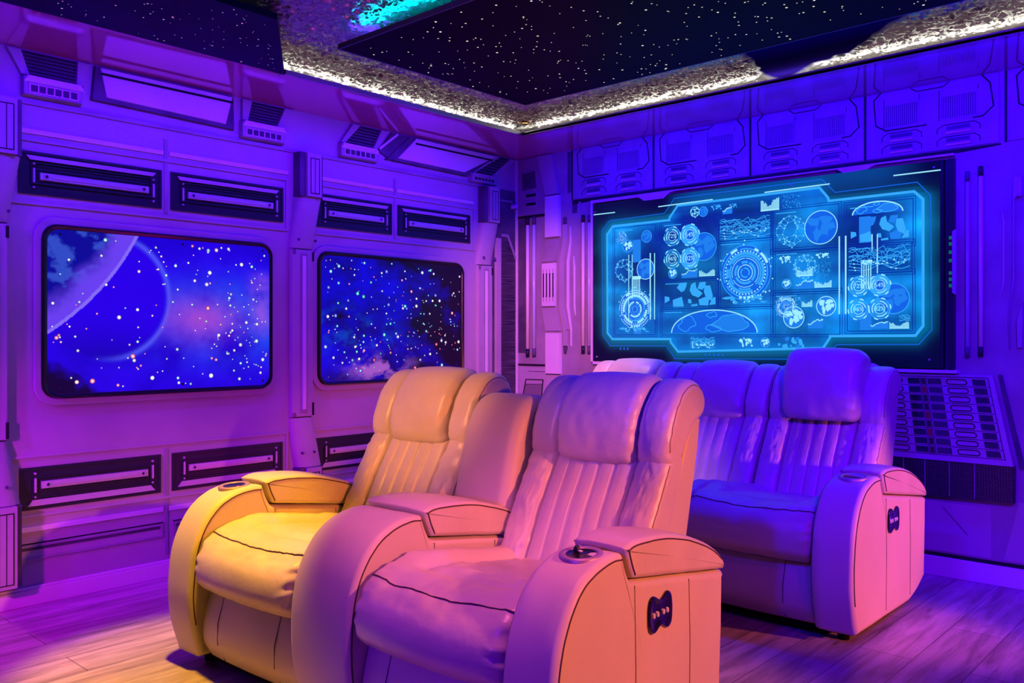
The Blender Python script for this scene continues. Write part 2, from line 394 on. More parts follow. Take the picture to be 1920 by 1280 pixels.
# ------------------------------------------------------------------ left wall: windows
def window(name, x0, z0, x1, z1, label, pic, starset):
    p = thing(name, (0, (x0+x1)/2, z0), label, 'window')
    cy = (x0+x1)/2
    T = lambda s, z, d: (d, s-cy, z-z0)
    g = 1.13
    b = MB(); b.ring(rrect(x0-0.035, z0-0.035, x1+0.035, z1+0.035, 0.09), rrect(x0-0.004, z0-0.004, x1+0.004, z1+0.004, 0.068), 0, 0.012, T)
    b.build('surround', M['wall'], p, bevel=0.004)
    b = MB(); b.ring(rrect(x0, z0, x1, z1, 0.065), rrect(x0+0.017, z0+0.017, x1-0.017, z1-0.017, 0.052), 0, 0.03, T, 0.022)
    b.build('rim', M['rubber'], p, bevel=0.004)
    # backlit picture
    nx, nz_ = 260, 174
    vs, cs, fs = [], [], []
    X0, X1, Z0, Z1 = x0+0.012, x1-0.012, z0+0.012, z1-0.012
    for j in range(nz_+1):
        for i in range(nx+1):
            u, v = i/nx, j/nz_
            vs.append(T(X0+(X1-X0)*u, Z0+(Z1-Z0)*v, 0.020)); cs.append(pic(u, v))
    for j in range(nz_):
        for i in range(nx):
            a = j*(nx+1)+i; fs.append((a, a+1, a+nx+2, a+nx+1))
    # keep the rounded corners clear of the rim
    keep = []
    r = 0.05
    for f in fs:
        i0 = f[0] % (nx+1); j0 = f[0]//(nx+1)
        u = X0+(X1-X0)*(i0+.5)/nx; v = Z0+(Z1-Z0)*(j0+.5)/nz_
        du = max(X0+r-u, u-(X1-r), 0); dv = max(Z0+r-v, v-(Z1-r), 0)
        if hypot(du, dv) <= r*1.06: keep.append(f)
    b = MB(); b.add(vs, keep, False, cs); b.build('picture_panel', emit_attr(name+'_backlit_print', 1.0, 0.35, 0.3), p, col=True)
    for n, rmin, rmax, cols, seed, ds in starset:
        b = stars(n, (x0+0.035, z0+0.035, x1-0.035, z1-0.035), rmin, rmax, T, cols, 0.0215, seed, dens=ds)
        o = b.build('star_lights', M['star_hi'], p, col=True); o['kind'] = 'stuff'
    b = MB()
    for qx in (0.06, 0.56, 0.95):
        for qz in (0.05, 0.95):
            b.add(*(lambda c: ([T(x, z, 0.0225) for x, z in c], [tuple(range(len(c)))]))(ell(x0+(x1-x0)*qx, z0+(z1-z0)*qz, 0.006, 0.006, 10)))
    b.build('screw', M['black'], p)
    return p

def fbm(x, y, z=0.0, o=5):
    return noise.fractal(Vector((x, y, z)), 0.6, 2.1, o, noise_basis='PERLIN_ORIGINAL')
def mixc(a, b_, t): t = max(0, min(1, t)); return tuple(p+(q-p)*t for p, q in zip(a, b_))
def sst(a, b_, x):
    t = max(0, min(1, (x-a)/(b_-a))); return t*t*(3-2*t)
def pic1(u, v):
    n = fbm(u*3.2, v*2.2, 1.0)
    c = mixc((0.010, 0.000, 0.62), (0.018, 0.0, 0.82), 0.5+n)
    # big planet, upper left: limb arc through (0,.36),(.25,.62),(.55,.97)
    R_ = 1.55; cx, cy = -0.62, 1.72
    w, h_ = 1.5, 1.0
    dd = hypot((u-cx)*w, (v-cy)*h_)
    lim = hypot((0.0-cx)*w, (0.36-cy)*h_)
    e = lim - dd
    if e > 0:
        pl = mixc((0.002, 0.003, 0.30), (0.03, 0.07, 0.55), max(0, fbm(u*9, v*9, 3.0))*2.2)
        c = mixc((0.14, 0.05, 0.86), pl, sst(0.06, 0.2, e + 0.05*n))
        if e < 0.02: c = mixc(c, (0.30, 0.20, 0.95), 0.6)
    # smaller dark planet with a bright right limb
    px, py, pr = 0.24, 0.60, 0.39
    d2 = hypot((u-px)*1.5, (v-py)*1.0)
    if e <= 0:
        if d2 < pr:
            c = mixc((0.020, 0.0, 0.80), (0.004, 0.0, 0.42), sst(0.55, 0.12, v + 0.25*abs(u-0.2)))
        rim = exp(-((d2-pr)/0.016)**2)
        ang = math.atan2(v-py, (u-px)*1.5)
        c = mixc(c, (0.09, 0.10, 0.95), rim*sst(-1.9, -1.0, ang)*sst(1.7, 0.9, ang)*0.8)
        if d2 >= pr*0.98 or u > 0.5:
            g = exp(-(((u-0.66)/0.17)**2+((v-0.46)/0.13)**2))
            c = mixc(c, (0.004, 0.08, 0.86), 0.9*exp(-(((u-0.78)/0.32)**2+((v-0.46)/0.22)**2))*(0.8+n))
            c = mixc(c, (0.36, 0.06, 0.62), g*(0.85+0.5*n))
            c = mixc(c, (0.26, 0.08, 0.75), 0.8*exp(-((u-0.95)/0.05)**2)*sst(0.3, 0.5, v)*sst(0.85, 0.7, v)*(0.6+1.2*n))
    if u+v < 0.24: c = mixc(c, (0.002, 0.0, 0.03), sst(0.26, 0.10, u+v+0.15*n))
    return c
def pic2(u, v):
    n = fbm(u*3.0, v*3.0, 7.0); m_ = fbm(u*7, v*7, 2.0)
    b_ = max(0.0, 1.0-1.2*u+0.7*n - 0.2*sst(0.5, 0.95, v))
    c = mixc((0.004, 0.0, 0.012), (0.004, 0.0, 0.70), b_)
    c = mixc(c, (0.0, 0.07, 0.6), max(0, m_)*0.9*sst(0.75, 0.2, u)*exp(-((v-0.45+0.3*u)/0.16)**2))
    k = exp(-((v-0.10-0.4*(u-0.33)**2)/0.09)**2)*exp(-((u-0.38)/0.16)**2)
    c = mixc(c, (0.35, 0.09, 0.55), k*max(0, 0.5+2.0*m_))
    return c
WH = [(1, 1, 1), (0.75, 0.9, 1), (0.6, 0.9, 1), (0.8, 0.8, 1), (1, 0.45, 0.6), (1, 0.75, 0.8)]
CO = [(1, 1, 1), (0.7, 0.7, 1), (0.4, 0.8, 1), (0.3, 0.4, 1), (1, 0.25, 0.35), (1, 0.5, 0.6), (0.3, 1, 0.8), (0.9, 0.8, 1)]
window('star_window', -3.104, 0.893, -1.968, 1.652, 'wide star window nearest the camera showing a big planet and a pink nebula', pic1,
       [(75, 0.0035, 0.0125, WH, 5, None), (80, 0.0035, 0.0115, WH, 6, lambda s, z: s > -2.62 or z < 1.16), (40, 0.003, 0.0095, WH, 8, lambda s, z: s > -2.3 and z < 1.4)])
window('star_window', -1.669, 0.893, -0.539, 1.638, 'darker star window between the two columns, crowded with coloured stars in black space', pic2,
       [(200, 0.0035, 0.0115, CO, 15, None), (50, 0.0035, 0.009, CO, 17, lambda s, z: z < 1.4)])

# ------------------------------------------------------------------ left wall: vent panels
def vent(x0, z0, x1, z1, low, label):
    cy = (x0+x1)/2
    p = thing('wall_vent', (0, cy, z0), label, 'vent', group='dark vents along the window wall')
    T = lambda s, z, d: (d, s-cy, z-z0)
    h_ = z1-z0
    b = MB(); b.ring(rect(x0, z0, x1, z1), rect(x0+0.012, z0+0.012, x1-0.012, z1-0.012), 0, 0.006, T, 0.006)
    b.ring(rect(x0+0.05, z0+(0.045 if not low else 0.05), x1-0.05, z1-0.045), rect(x0+0.056, z0+0.055, x1-0.056, z1-0.05), 0, 0.009, T)
    b.flat(rect(x0+0.008, z0+0.008, x1-0.008, z1-0.008), 0.002, T)
    zz = (z0+0.055, z1-0.05)
    for k in range(5):
        a = zz[0]+(zz[1]-zz[0])*(k+0.2)/5; b.prism(rect(x0+0.06, a, x1-0.06, a+0.006), 0.002, 0.006, T)
    b.build('housing', M['black'], p)
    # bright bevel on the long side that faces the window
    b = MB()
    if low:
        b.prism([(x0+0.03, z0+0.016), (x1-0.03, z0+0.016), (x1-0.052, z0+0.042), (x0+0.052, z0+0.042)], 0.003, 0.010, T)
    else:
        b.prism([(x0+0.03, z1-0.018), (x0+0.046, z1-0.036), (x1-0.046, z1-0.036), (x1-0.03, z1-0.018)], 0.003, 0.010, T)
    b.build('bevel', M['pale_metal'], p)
    zc = (z0+z1)/2 + (0.012 if low else -0.012)
    b = MB(); b.prism(rect(x0+0.085, zc-0.017, x1-0.065, zc+0.017), 0.004, 0.014, T, 0.002)
    b.prism(rect(x0+0.135, zc-0.007, x1-0.115, zc+0.006), 0.014, 0.017, T, 0.001)
    bar = b.build('bar', M['steel'], p)
    for sx in (x0+0.112, x1-0.092):
        b = MB(); b.ring(ell(sx, zc, 0.011, 0.011, 14), ell(sx, zc, 0.007, 0.007, 14), 0.014, 0.018, T); b.build('ring', M['pale_metal'], bar)
        b = MB(); b.flat(ell(sx, zc, 0.008, 0.008, 14), 0.0155, T); b.build('hole', M['black'], bar)
    for sx in (x0+0.062, x1-0.042):
        b = MB(); b.prism(rect(sx-0.006, zc-0.032, sx+0.006, zc+0.034), 0.004, 0.012, T, 0.002); b.build('side_bar', M['steel'], p)
        for dz in (-0.05, 0.052):
            b = MB(); b.prism(ell(sx, zc+dz, 0.006, 0.006, 10), 0.004, 0.012, T, 0.002); b.build('bolt', M['pale_metal'], p)
    return p
UP = [(-3.2, -2.565), (-2.52, -1.888), (-1.68, -1.13), (-1.084, -0.462)]
LAB = ['above the left part of the planet window', 'above the right part of the planet window', 'above the dark space window, nearer the middle column', 'above the dark space window, nearer the corner']
for (x0, x1), t in zip(UP, LAB): vent(x0, 1.78, x1, 1.965, False, 'long dark vent with a steel bar ' + t)
LABL = ['below the left part of the planet window', 'below the right part of the planet window', 'below the dark space window behind the sofa']
for (x0, x1), t in zip(UP, LABL): vent(x0+0.006, 0.412, x1-0.004, 0.596, True, 'long dark vent with a steel bar ' + t)

# pale trim strips and seams of the left wall print
ti = [6]
def trim(m, polys, d=0.006, T=LW, inset=0.001):
    b = MB()
    for P in polys: b.prism(P, 0, d, T, inset)
    o = struct('trim_%d' % ti[0], m, b); ti[0] += 1; return o
LT = [(-3.227, -2.556), (-2.528, -1.856), (-1.66, -1.118), (-1.092, -0.43)]
for x0, x1 in LT: trim(M['wall_light'], [rect(x0, 2.04, x1, 2.062)])
for x0, x1 in LT: trim(M['wall_light'], [rect(x0, 0.317, x1, 0.340)])
for x0, x1 in LT:
    b = MB(); b.ring(rect(x0+0.02, 0.195, x1, 0.262), rect(x0+0.035, 0.205, x1-0.012, 0.25), 0, 0.005, LW); o = struct('trim_%d' % ti[0], M['wall_mid'], b); ti[0] += 1
    trim(M['wall_dark'], [rect(x0+0.036, 0.236, x1-0.013, 0.249)], 0.002)
    trim(M['line'], [rect(x0+0.02, 0.262, x1, 0.268)], 0.003)
for x0, x1 in ((-3.235, -1.86), (-1.70, -0.42)):      # shallow raised bays round the windows and vents
    for z0, z1 in ((1.735, 2.02), (0.38, 0.65)):
        b = MB(); b.ring(rect(x0, z0, x1, z1), rect(x0+0.012, z0+0.012, x1-0.012, z1-0.012), 0, 0.006, LW); struct('trim_%d' % ti[0], M['wall'], b); ti[0] += 1
trim(M['wall_mid'], [rect(-3.3, 2.165, -0.2, 2.185)], 0.008)
for s in (-2.543, -1.105): trim(M['wall_mid'], [rect(s-0.01, 0.11, s+0.01, 0.62), rect(s-0.01, 1.76, s+0.01, 2.12)], 0.004)

# ------------------------------------------------------------------ left wall: columns
def column(c, label, full=True):
    p = thing('wall_column', (0, c, 0.0), label, 'column', group='columns of the window wall')
    T = lambda s, z, d: (d, s, z)
    # head and foot blocks with dark cheeks
    for nm, z0, z1 in (('head', 1.925, 2.17), ('foot', 0.10, 0.452)):
        b = MB(); b.prism(rect(-0.006, z0, 0.094, z1), 0.0, 0.075, T, 0.004); hd = b.build(nm, M['wall'], p)
        for ca, cb, cd_ in ((-0.042, -0.006, 0.06), (0.094, 0.118, 0.05)):
            b = MB(); b.prism(rect(ca, z0, cb, z1), 0.0, cd_, T, 0.003); b.build('cheek', M['wall_dark'], hd)
        b = MB(); b.ring(rect(0.018, z0+0.02, 0.078, z1-0.03), rect(0.022, z0+0.024, 0.074, z1-0.034), 0.075, 0.0765, T); b.strip([(0.048, z0+0.02), (0.048, z1-0.03)], 0.003, 0.0765, T); b.build('inlay', M['line'], hd)
    b = MB(); b.prism(rect(-0.073, 0.72, 0.073, 1.645), 0.0, 0.028, T, 0.006); pl = b.build('plate', M['wall'], p, bevel=0.003)
    b = MB(); b.prism(rect(-0.018, 0.745, 0.030, 1.62), 0.028, 0.032, T, 0.002); b.build('strip_bed', M['wall_mid'], pl)
    b = MB(); b.prism(rect(-0.005, 0.765, 0.018, 1.605), 0.032, 0.037, T, 0.002); b.build('light_strip', M['wall_light'], pl)
    for za, zb in ((0.73, 0.80), (1.58, 1.63)):
        b = MB(); b.prism(rect(0.06, za, 0.072, zb), 0.027, 0.031, T); b.build('slot', M['line'], pl)
    for z in (0.735, 1.625):
        b = MB(); b.ring(ell(-0.055, z, 0.010, 0.014, 14), ell(-0.055, z, 0.006, 0.009, 14), 0.028, 0.0305, T); b.build('screw', M['wall_dark'], pl)
    # rounded funnels between plate and blocks
    for nm, za, zb in (('upper_funnel', 1.645, 1.925), ('lower_funnel', 0.72, 0.452)):
        b = MB(); rows = []
        for k in range(9):
            t = k/8; z = za+(zb-za)*t
            l = -0.073 + 0.033*t*t; r = 0.073 + 0.045*t
            if nm == 'upper_funnel': l = -0.073 + 0.031*t
            row = []
            for q in range(11):
                a = pi*q/10; s = (l+r)/2 - (r-l)/2*cos(a); row.append(T(s, z, 0.0 + (0.030+0.035*t)*sin(a)**0.6 if 0 < q < 10 else 0.0))
            rows.append(row)
        vs = [v for row in rows for v in row]; fs = [(i*11+j, i*11+j+1, i*11+j+12, i*11+j+11) for i in range(8) for j in range(10)]
        b.add(vs, fs, True); b.build(nm, M['wall'], p)
    for s, z in ((-0.045, 1.69), (0.062, 1.69), (-0.02, 0.53), (0.055, 0.53)):
        b = MB(); b.prism(ell(s, z, 0.006, 0.008, 10), 0.05, 0.064, T, 0.001); b.build('bolt', M['wall_dark'], p)
    return p
column(-3.315, 'wall column at the left edge of the view beside the planet window')
column(-1.78, 'wall column standing between the two star windows')
column(-0.34, 'pink lit wall column nearest the corner, right of the dark space window')

# dark niche between the last column and the corner, with a narrow dark door panel
p = thing('corner_niche', (0, -0.12, 0.1), 'dark blue corner niche with a narrow ribbed panel right of the last column', 'wall panel')
T = lambda s, z, d: (d, s+0.12, z-0.1)
b = MB(); b.prism(rect(-0.255, 0.11, -0.012, 2.178), 0.001, 0.003, T); b.build('back_panel', M['wall_dark'], p)
b = MB(); b.prism(rect(-0.225, 0.11, -0.172, 1.84), 0.003, 0.02, T, 0.004); b.build('side_post', M['wall'], p)
b = MB(); b.prism([(-0.165, 0.11), (-0.014, 0.11), (-0.014, 1.72), (-0.075, 1.83), (-0.165, 1.83)], 0.003, 0.008, T, 0.002)
dr = b.build('ribbed_panel', add_noise(mat('dark_streaked_panel', rough=0.4), (0.015, 0.012, 0.03), (0.10, 0.08, 0.13), 4, 6, (1, 1, 26)), p)
for P, w_, d_ in (([(-0.165, 1.86), (-0.10, 1.86), (-0.014, 1.70)], 0.02, 0.012), ([(-0.235, 2.10), (-0.06, 2.10), (-0.014, 2.02)], 0.012, 0.01)):
    b = MB(); b.strip(P, w_, d_, T); b.build('slanted_brace', M['wall_mid'], p)
b = MB(); b.prism([(-0.06, 2.075), (-0.013, 2.09), (-0.013, 2.06), (-0.055, 2.05)], 0.003, 0.03, T, 0.002); b.build('peg', M['wall_light'], p)

# ------------------------------------------------------------------ left wall: vent brackets and pale boxes under the soffit
def bracket(x0, x1, z0, z1, hood, label, dark=False):
    cy = (x0+x1)/2
    p = thing('vent_bracket', (0, cy, z0), label, 'wall vent', group='small square-holed vents under the soffit')
    T = lambda s, z, d: (d, s-cy, z-z0)
    b = MB(); b.prism([(x0, z0), (x1-0.01, z0), (x1, z1-0.012), (x1, z1), (x0, z1)], 0, 0.03, T, 0.006); body = b.build('body', M['wall_mid'], p)
    b = MB(); b.prism([(x0+0.002, z1-0.03), (x1-0.002, z1-0.03), (x1-0.02, z1), (x0+0.02, z1)], 0.03, 0.036, T, 0.003); b.build('ledge', M['wall_light'] if not dark else M['wall_mid'], body)
    n = 6; a0 = x0+0.03; a1 = x1-0.035; w = (a1-a0)/n
    b = MB(); b.ring(rect(a0-0.006, z0+0.014, a1+0.006, z0+0.054), rect(a0, z0+0.019, a1, z0+0.049), 0.029, 0.033, T)
    for k in range(1, n): b.prism(rect(a0+k*w-0.003, z0+0.019, a0+k*w+0.003, z0+0.049), 0.029, 0.033, T)
    b.build('cell_frame', M['pale_metal'], body)
    for k in range(n):
        b = MB(); b.flat(rect(a0+k*w+0.003, z0+0.02, a0+(k+1)*w-0.003, z0+0.048), 0.0305, T); b.build('cell', M['black'], body)
    b = MB(); b.prism(hood, 0, 0.006, T); hd = b.build('hood', M['wall_dark'], p)
    (ax, az), (bx, bz), (cx, cz), (dx, dz) = hood      # bl br tr tl
    b = MB()
    for k in range(7):
        t = (k+0.5)/7
        l = (ax+(dx-ax)*t+0.035, az+(dz-az)*t); r = (bx+(cx-bx)*t-0.035, bz+(cz-bz)*t)
        b.strip([l, r], 0.007, 0.0075, T)
    b.build('louver', M['line'], hd)
    for P in ([(ax, az), (ax+0.035, az), (dx+0.06, dz), (dx, dz)], [(bx-0.035, bz), (bx, bz), (cx, cz), (cx-0.06, cz)]):
        b = MB(); b.prism(P, 0.006, 0.016, T, 0.003); b.build('cheek', M['wall'], hd)
    return p
bracket(-3.19, -2.93, 2.198, 2.287, [(-3.19, 2.288), (-2.93, 2.286), (-2.90, 2.395), (-3.25, 2.395)], 'small vent bracket with six square holes left of the wider pale box under the soffit')
bracket(-2.152, -1.882, 2.193, 2.284, [(-2.14, 2.285), (-1.90, 2.285), (-1.825, 2.395), (-2.14, 2.395)], 'small vent bracket with six square holes just right of the wider pale box')
bracket(-1.527, -1.245, 2.19, 2.272, [(-1.52, 2.273), (-1.25, 2.270), (-1.16, 2.395), (-1.43, 2.395)], 'small vent bracket with six square holes left of the smaller pale box')
bracket(-0.476, -0.222, 2.184, 2.25, [(-0.46, 2.251), (-0.23, 2.251), (-0.02, 2.395), (-0.23, 2.395)], 'small vent bracket with six square holes high in the corner', True)
def palebox(P, face, line, label):
    s0 = sum(q[0] for q in P)/4; z0 = min(q[1] for q in P)
    p = thing('pale_wall_box', (0, s0, z0), label, 'wall box')
    T = lambda s, z, d: (d, s-s0, z-z0)
    b = MB(); b.prism(P, 0, 0.02, T, 0.004); b.build('frame', M['wall_dark'], p)
    b = MB(); b.prism(face, 0.02, 0.026, T, 0.002); b.build('face', M['wall_light'], p)
    b = MB(); b.strip(line, 0.012, 0.0275, T); b.build('seam', M['line'], p)
palebox([(-2.885, 2.395), (-2.19, 2.395), (-2.185, 2.222), (-2.90, 2.235)], [(-2.862, 2.388), (-2.200, 2.388), (-2.238, 2.244), (-2.835, 2.258)], [(-2.86, 2.36), (-2.20, 2.36)], 'wide pale slanted wall box under the soffit above the planet window')
palebox([(-1.0, 2.395), (-0.21, 2.395), (-0.50, 2.215), (-1.19, 2.225)], [(-0.95, 2.388), (-0.225, 2.388), (-0.53, 2.238), (-1.10, 2.244)], [(-0.96, 2.355), (-0.27, 2.355)], 'smaller pale slanted wall box under the soffit above the dark space window')
p = thing('slanted_brace', (0, -1.12, 2.22), 'dark slanted wall brace between the vent bracket and the smaller pale box', 'wall brace')
b = MB(); b.prism([(-0.12, 0.045), (0.0, 0.0), (0.24, 0.175), (-0.02, 0.175)], 0.0, 0.014, LW, 0.003); b.build('plate', M['wall_dark'], p)
b = MB(); b.strip([(-0.115, 0.06), (0.03, 0.172)], 0.014, 0.016, LW); b.build('edge', M['wall_light'], p)

# ------------------------------------------------------------------ screen wall: hull panels under the soffit
def hull(x0, x1, label, left=True, right=True):
    cx = (x0+x1)/2
    p = thing('hull_panel', (cx, 0, 2.066), label, 'wall panel', group='hull panels above the display')
    T = lambda x, z, d: (x-cx, -d, z-2.066)
    w = x1-x0
    b = MB(); b.prism(rect(x0+0.006, 2.068, x1-0.006, 2.398), 0, 0.006, T, 0.003); b.build('plate', M['wall_mid'], p)
    for P, w_, d_ in (([(x0, 2.066), (x0, 2.399)], 0.010, 0.003),
                      ([(x0+0.08, 2.398), (x0+0.045, 2.365), (x0+0.055, 2.235), (x0+0.105, 2.203), (x0+0.30, 2.203)], 0.007, 0.0068),
                      ([(x1-0.08, 2.398), (x1-0.045, 2.355), (x1-0.03, 2.245), (x1-0.075, 2.205), (x1-0.12, 2.203)], 0.007, 0.0068),
                      ([(cx-0.09, 2.396), (cx-0.06, 2.375), (cx+0.06, 2.375), (cx+0.09, 2.396)], 0.005, 0.0068)):
        b = MB(); b.strip(P, w_, d_, T); b.build('outline', M['line'], p)
    for gx0, gx1 in ((x0+0.10, x0+0.262), (x1-0.265, x1-0.10)):
        b = MB(); b.ring(rect(gx0, 2.212, gx1, 2.330), rect(gx0+0.006, 2.218, gx1-0.006, 2.324), 0.006, 0.009, T)
        n = 15
        for k in range(n):
            xx = gx0+0.008+(gx1-gx0-0.016)*(k+0.5)/n; b.prism(rect(xx-0.0025, 2.219, xx+0.0025, 2.323), 0.006, 0.0085, T)
        g = b.build('grille', M['wall_mid'], p)
        b = MB(); b.flat(rect(gx0+0.006, 2.218, gx1-0.006, 2.324), 0.0066, T); b.build('grille_back', M['wall_dark'], g)
        b = MB(); b.strip([(gx0-0.004, 2.21), (gx0-0.004, 2.345), (gx0-0.004, 2.36)], 0.003, 0.0066, T); b.strip([(gx1+0.004, 2.335), (gx1+0.004, 2.36)], 0.003, 0.0066, T); b.build('grille_edge', M['line'], g)
        gc = (gx0+gx1)/2
        for z0 in (2.142, 2.084):
            b = MB(); b.prism([(gc-0.062, z0), (gc+0.062, z0), (gc+0.05, z0+0.042), (gc-0.05, z0+0.042)], 0.006, 0.011, T, 0.004)
            lz = b.build('slot_plate', M['wall_mid'], p)
            b = MB(); b.prism(rect(gc-0.052, z0+0.018, gc+0.052, z0+0.036), 0.011, 0.0125, T); b.build('slot', M['wall_dark'], lz)
            b = MB(); b.prism([(gc-0.062, z0), (gc+0.062, z0), (gc+0.05, z0+0.010), (gc-0.05, z0+0.010)], 0.010, 0.0135, T, 0.001); b.build('slot_edge', M['wall_light'], lz)
            b = MB(); b.strip([(gc-0.095, z0+0.005), (gc-0.095, z0+0.028), (gc-0.07, z0+0.045), (gc+0.07, z0+0.045), (gc+0.095, z0+0.028), (gc+0.095, z0+0.005)], 0.004, 0.0072, T); b.build('slot_outline', M['line'], lz)
    return p
hull(0.50, 1.135, 'square-vented hull panel over the left end of the display')
hull(1.135, 1.776, 'square-vented hull panel second from the left over the display')
hull(1.776, 2.415, 'square-vented hull panel third from the left over the display')
hull(2.415, 3.04, 'square-vented hull panel over the right end of the display')
hull(3.06, 3.69, 'square-vented hull panel at the right edge, past the right end of the display')
# corner hull piece left of the strap
p = thing('corner_hull_piece', (0.12, 0, 2.0), 'small hull piece with one square vent between the corner and the bent strap', 'wall panel')
T = lambda x, z, d: (x-0.12, -d, z-2.0)
b = MB(); b.prism([(0.022, 2.0), (0.275, 2.0), (0.275, 2.12), (0.205, 2.398), (0.022, 2.398)], 0, 0.006, T, 0.003); b.build('plate', M['wall_mid'], p)
b = MB(); b.ring([(0.06, 2.17), (0.20, 2.18), (0.185, 2.31), (0.05, 2.30)], [(0.066, 2.176), (0.193, 2.185), (0.179, 2.303), (0.056, 2.294)], 0.006, 0.009, T); g = b.build('grille', M['wall_mid'], p)
b = MB(); b.flat([(0.062, 2.172), (0.197, 2.182), (0.183, 2.307), (0.053, 2.297)], 0.0066, T); b.build('grille_back', M['wall_dark'], g)
for z in (2.115, 2.055):
    b = MB(); b.prism([(0.09, z), (0.20, z), (0.19, z+0.04), (0.095, z+0.04)], 0.006, 0.010, T, 0.003); sp = b.build('slot_plate', M['wall'], p)
    b = MB(); b.prism(rect(0.10, z+0.012, 0.19, z+0.032), 0.010, 0.0115, T); b.build('slot', M['line'], sp)
b = MB(); b.prism(rect(0.022, 1.985, 0.275, 2.0), 0.0, 0.007, T); b.build('lower_seam', M['line'], p)

# strap of bent plates
def strap(x, label, mir=1, top=2.398):
    p = thing('bent_strap', (x, 0, 0.9), label, 'wall strap')
    T = lambda u, z, d: (u*mir, -d, z-0.9)
    segs = [('upper_plate', [(-0.135, 2.398), (-0.005, 2.398), (0.06, 2.12), (-0.062, 2.12)], 0.010, 0.020, M['wall']),
            ('straight_plate', [(-0.062, 2.115), (0.06, 2.115), (0.062, 1.832), (-0.062, 1.832)], 0.0, 0.024, M['wall_light']),
            ('inner_bend', [(-0.062, 1.828), (0.062, 1.828), (0.031, 1.669), (-0.10, 1.669)], 0.0, 0.012, M['wall_mid']),
            ('slotted_plate', [(-0.091, 1.662), (0.022, 1.662), (0.022, 1.367), (-0.091, 1.367)], 0.0, 0.022, M['wall_light']),
            ('outer_bend', [(-0.10, 1.362), (0.036, 1.362), (0.073, 1.200), (-0.062, 1.200)], 0.0, 0.016, M['wall']),
            ('straight_plate', [(-0.058, 1.191), (0.070, 1.191), (0.070, 0.912), (-0.058, 0.912)], 0.0, 0.024, M['wall_light']),
            ('foot_plate', [(-0.058, 0.908), (0.072, 0.908), (0.085, 0.55), (-0.064, 0.55)], 0.0, 0.015, M['wall'])]
    for nm, P, d0, d1, m in segs:
        b = MB(); b.prism(P, 0, d1, T, 0.003); o = b.build(nm, m, p)
        if nm == 'slotted_plate':
            for k in range(4):
                xx = -0.073+k*0.028
                b = MB(); b.prism([(xx-0.005, 1.43), (xx+0.005, 1.43), (xx+0.005, 1.592), (xx-0.005, 1.592)], 0.022, 0.0228, T)
                b.strip([(xx, 1.40), (xx, 1.62)], 0.003, 0.0232, T); b.build('slot', M['line'], o)
    return p
strap(0.34, 'pale strap of bent plates left of the display, slotted plate at its middle')
# grey ribs running beside the strap
p = thing('bent_rib', (0.47, 0, 1.0), 'pair of slim bent ribs with pale edges just right of the strap', 'wall rib')
T = lambda x, z, d: (x-0.47, -d, z-1.0)
b = MB(); b.prism([(0.425, 1.915), (0.455, 1.915), (0.455, 1.83), (0.47, 1.82), (0.43, 1.665), (0.43, 1.36), (0.475, 1.21), (0.46, 1.205), (0.46, 1.10), (0.43, 1.10), (0.43, 1.20), (0.395, 1.36), (0.395, 1.665), (0.425, 1.80)], 0, 0.016, T, 0.004); b.build('rib', M['wall'], p)
b = MB(); b.prism([(0.487, 1.90), (0.492, 1.80), (0.475, 1.66), (0.475, 1.36), (0.497, 1.22), (0.497, 1.10), (0.490, 1.10), (0.490, 1.20), (0.458, 1.36), (0.458, 1.66), (0.484, 1.80)], 0, 0.012, T, 0.002); b.build('edge', M['wall_light'], p)
b = MB(); b.prism([(0.515, 1.70), (0.525, 1.62), (0.525, 1.38), (0.53, 1.30), (0.515, 1.36)], 0, 0.010, T, 0.002); b.build('edge', M['wall_light'], p)
b = MB(); b.prism([(0.430, 1.96), (0.452, 1.96), (0.455, 1.915), (0.425, 1.915)], 0, 0.012, T); b.prism([(0.43, 1.10), (0.462, 1.10), (0.45, 1.05), (0.435, 1.05)], 0, 0.012, T); b.build('cap', M['wall_dark'], p)

# vertical light tubes with dark end caps
def wtube(x, r, z0, z1, cap, m, label, dark=True):
    p = thing('wall_tube', (x, 0, z0), label, 'wall tube', group='upright tubes beside the display')
    L = z1-z0
    b = MB(); b.tube([(0, -0.013, 0), (0, -0.013, L)], r, 10); b.build('tube', m, p)
    for za, zb in ((-cap, 0), (L, L+cap)):
        b = MB(); b.tube([(0, -0.013, za), (0, -0.013, zb)], r*1.1, 10); b.build('end_cap', M['black'] if dark else M['wall_dark'], p)
M['tube_blue'] = mat('bluish_clear_tube', (0.55, 0.60, 0.9), 0.2)
wtube(0.117, 0.012, 1.08, 1.933, 0.055, M['tube'], 'pale upright tube with black caps nearest the corner, left of the strap')
wtube(0.175, 0.012, 1.083, 1.931, 0.055, M['tube_blue'], 'bluish upright tube just left of the strap', False)
wtube(0.599, 0.011, 1.104, 1.909, 0.05, M['tube'], 'pale upright tube with black caps close to the left edge of the display')
wtube(0.649, 0.011, 1.105, 1.904, 0.05, M['tube_blue'], 'bluish upright tube right against the left edge of the display', False)
wtube(2.900, 0.009, 1.114, 1.90, 0.05, M['tube_blue'], 'slim bluish upright tube at the right edge of the display', False)
wtube(2.957, 0.010, 1.115, 1.92, 0.046, M['tube'], 'pale upright tube with black caps right of the display')
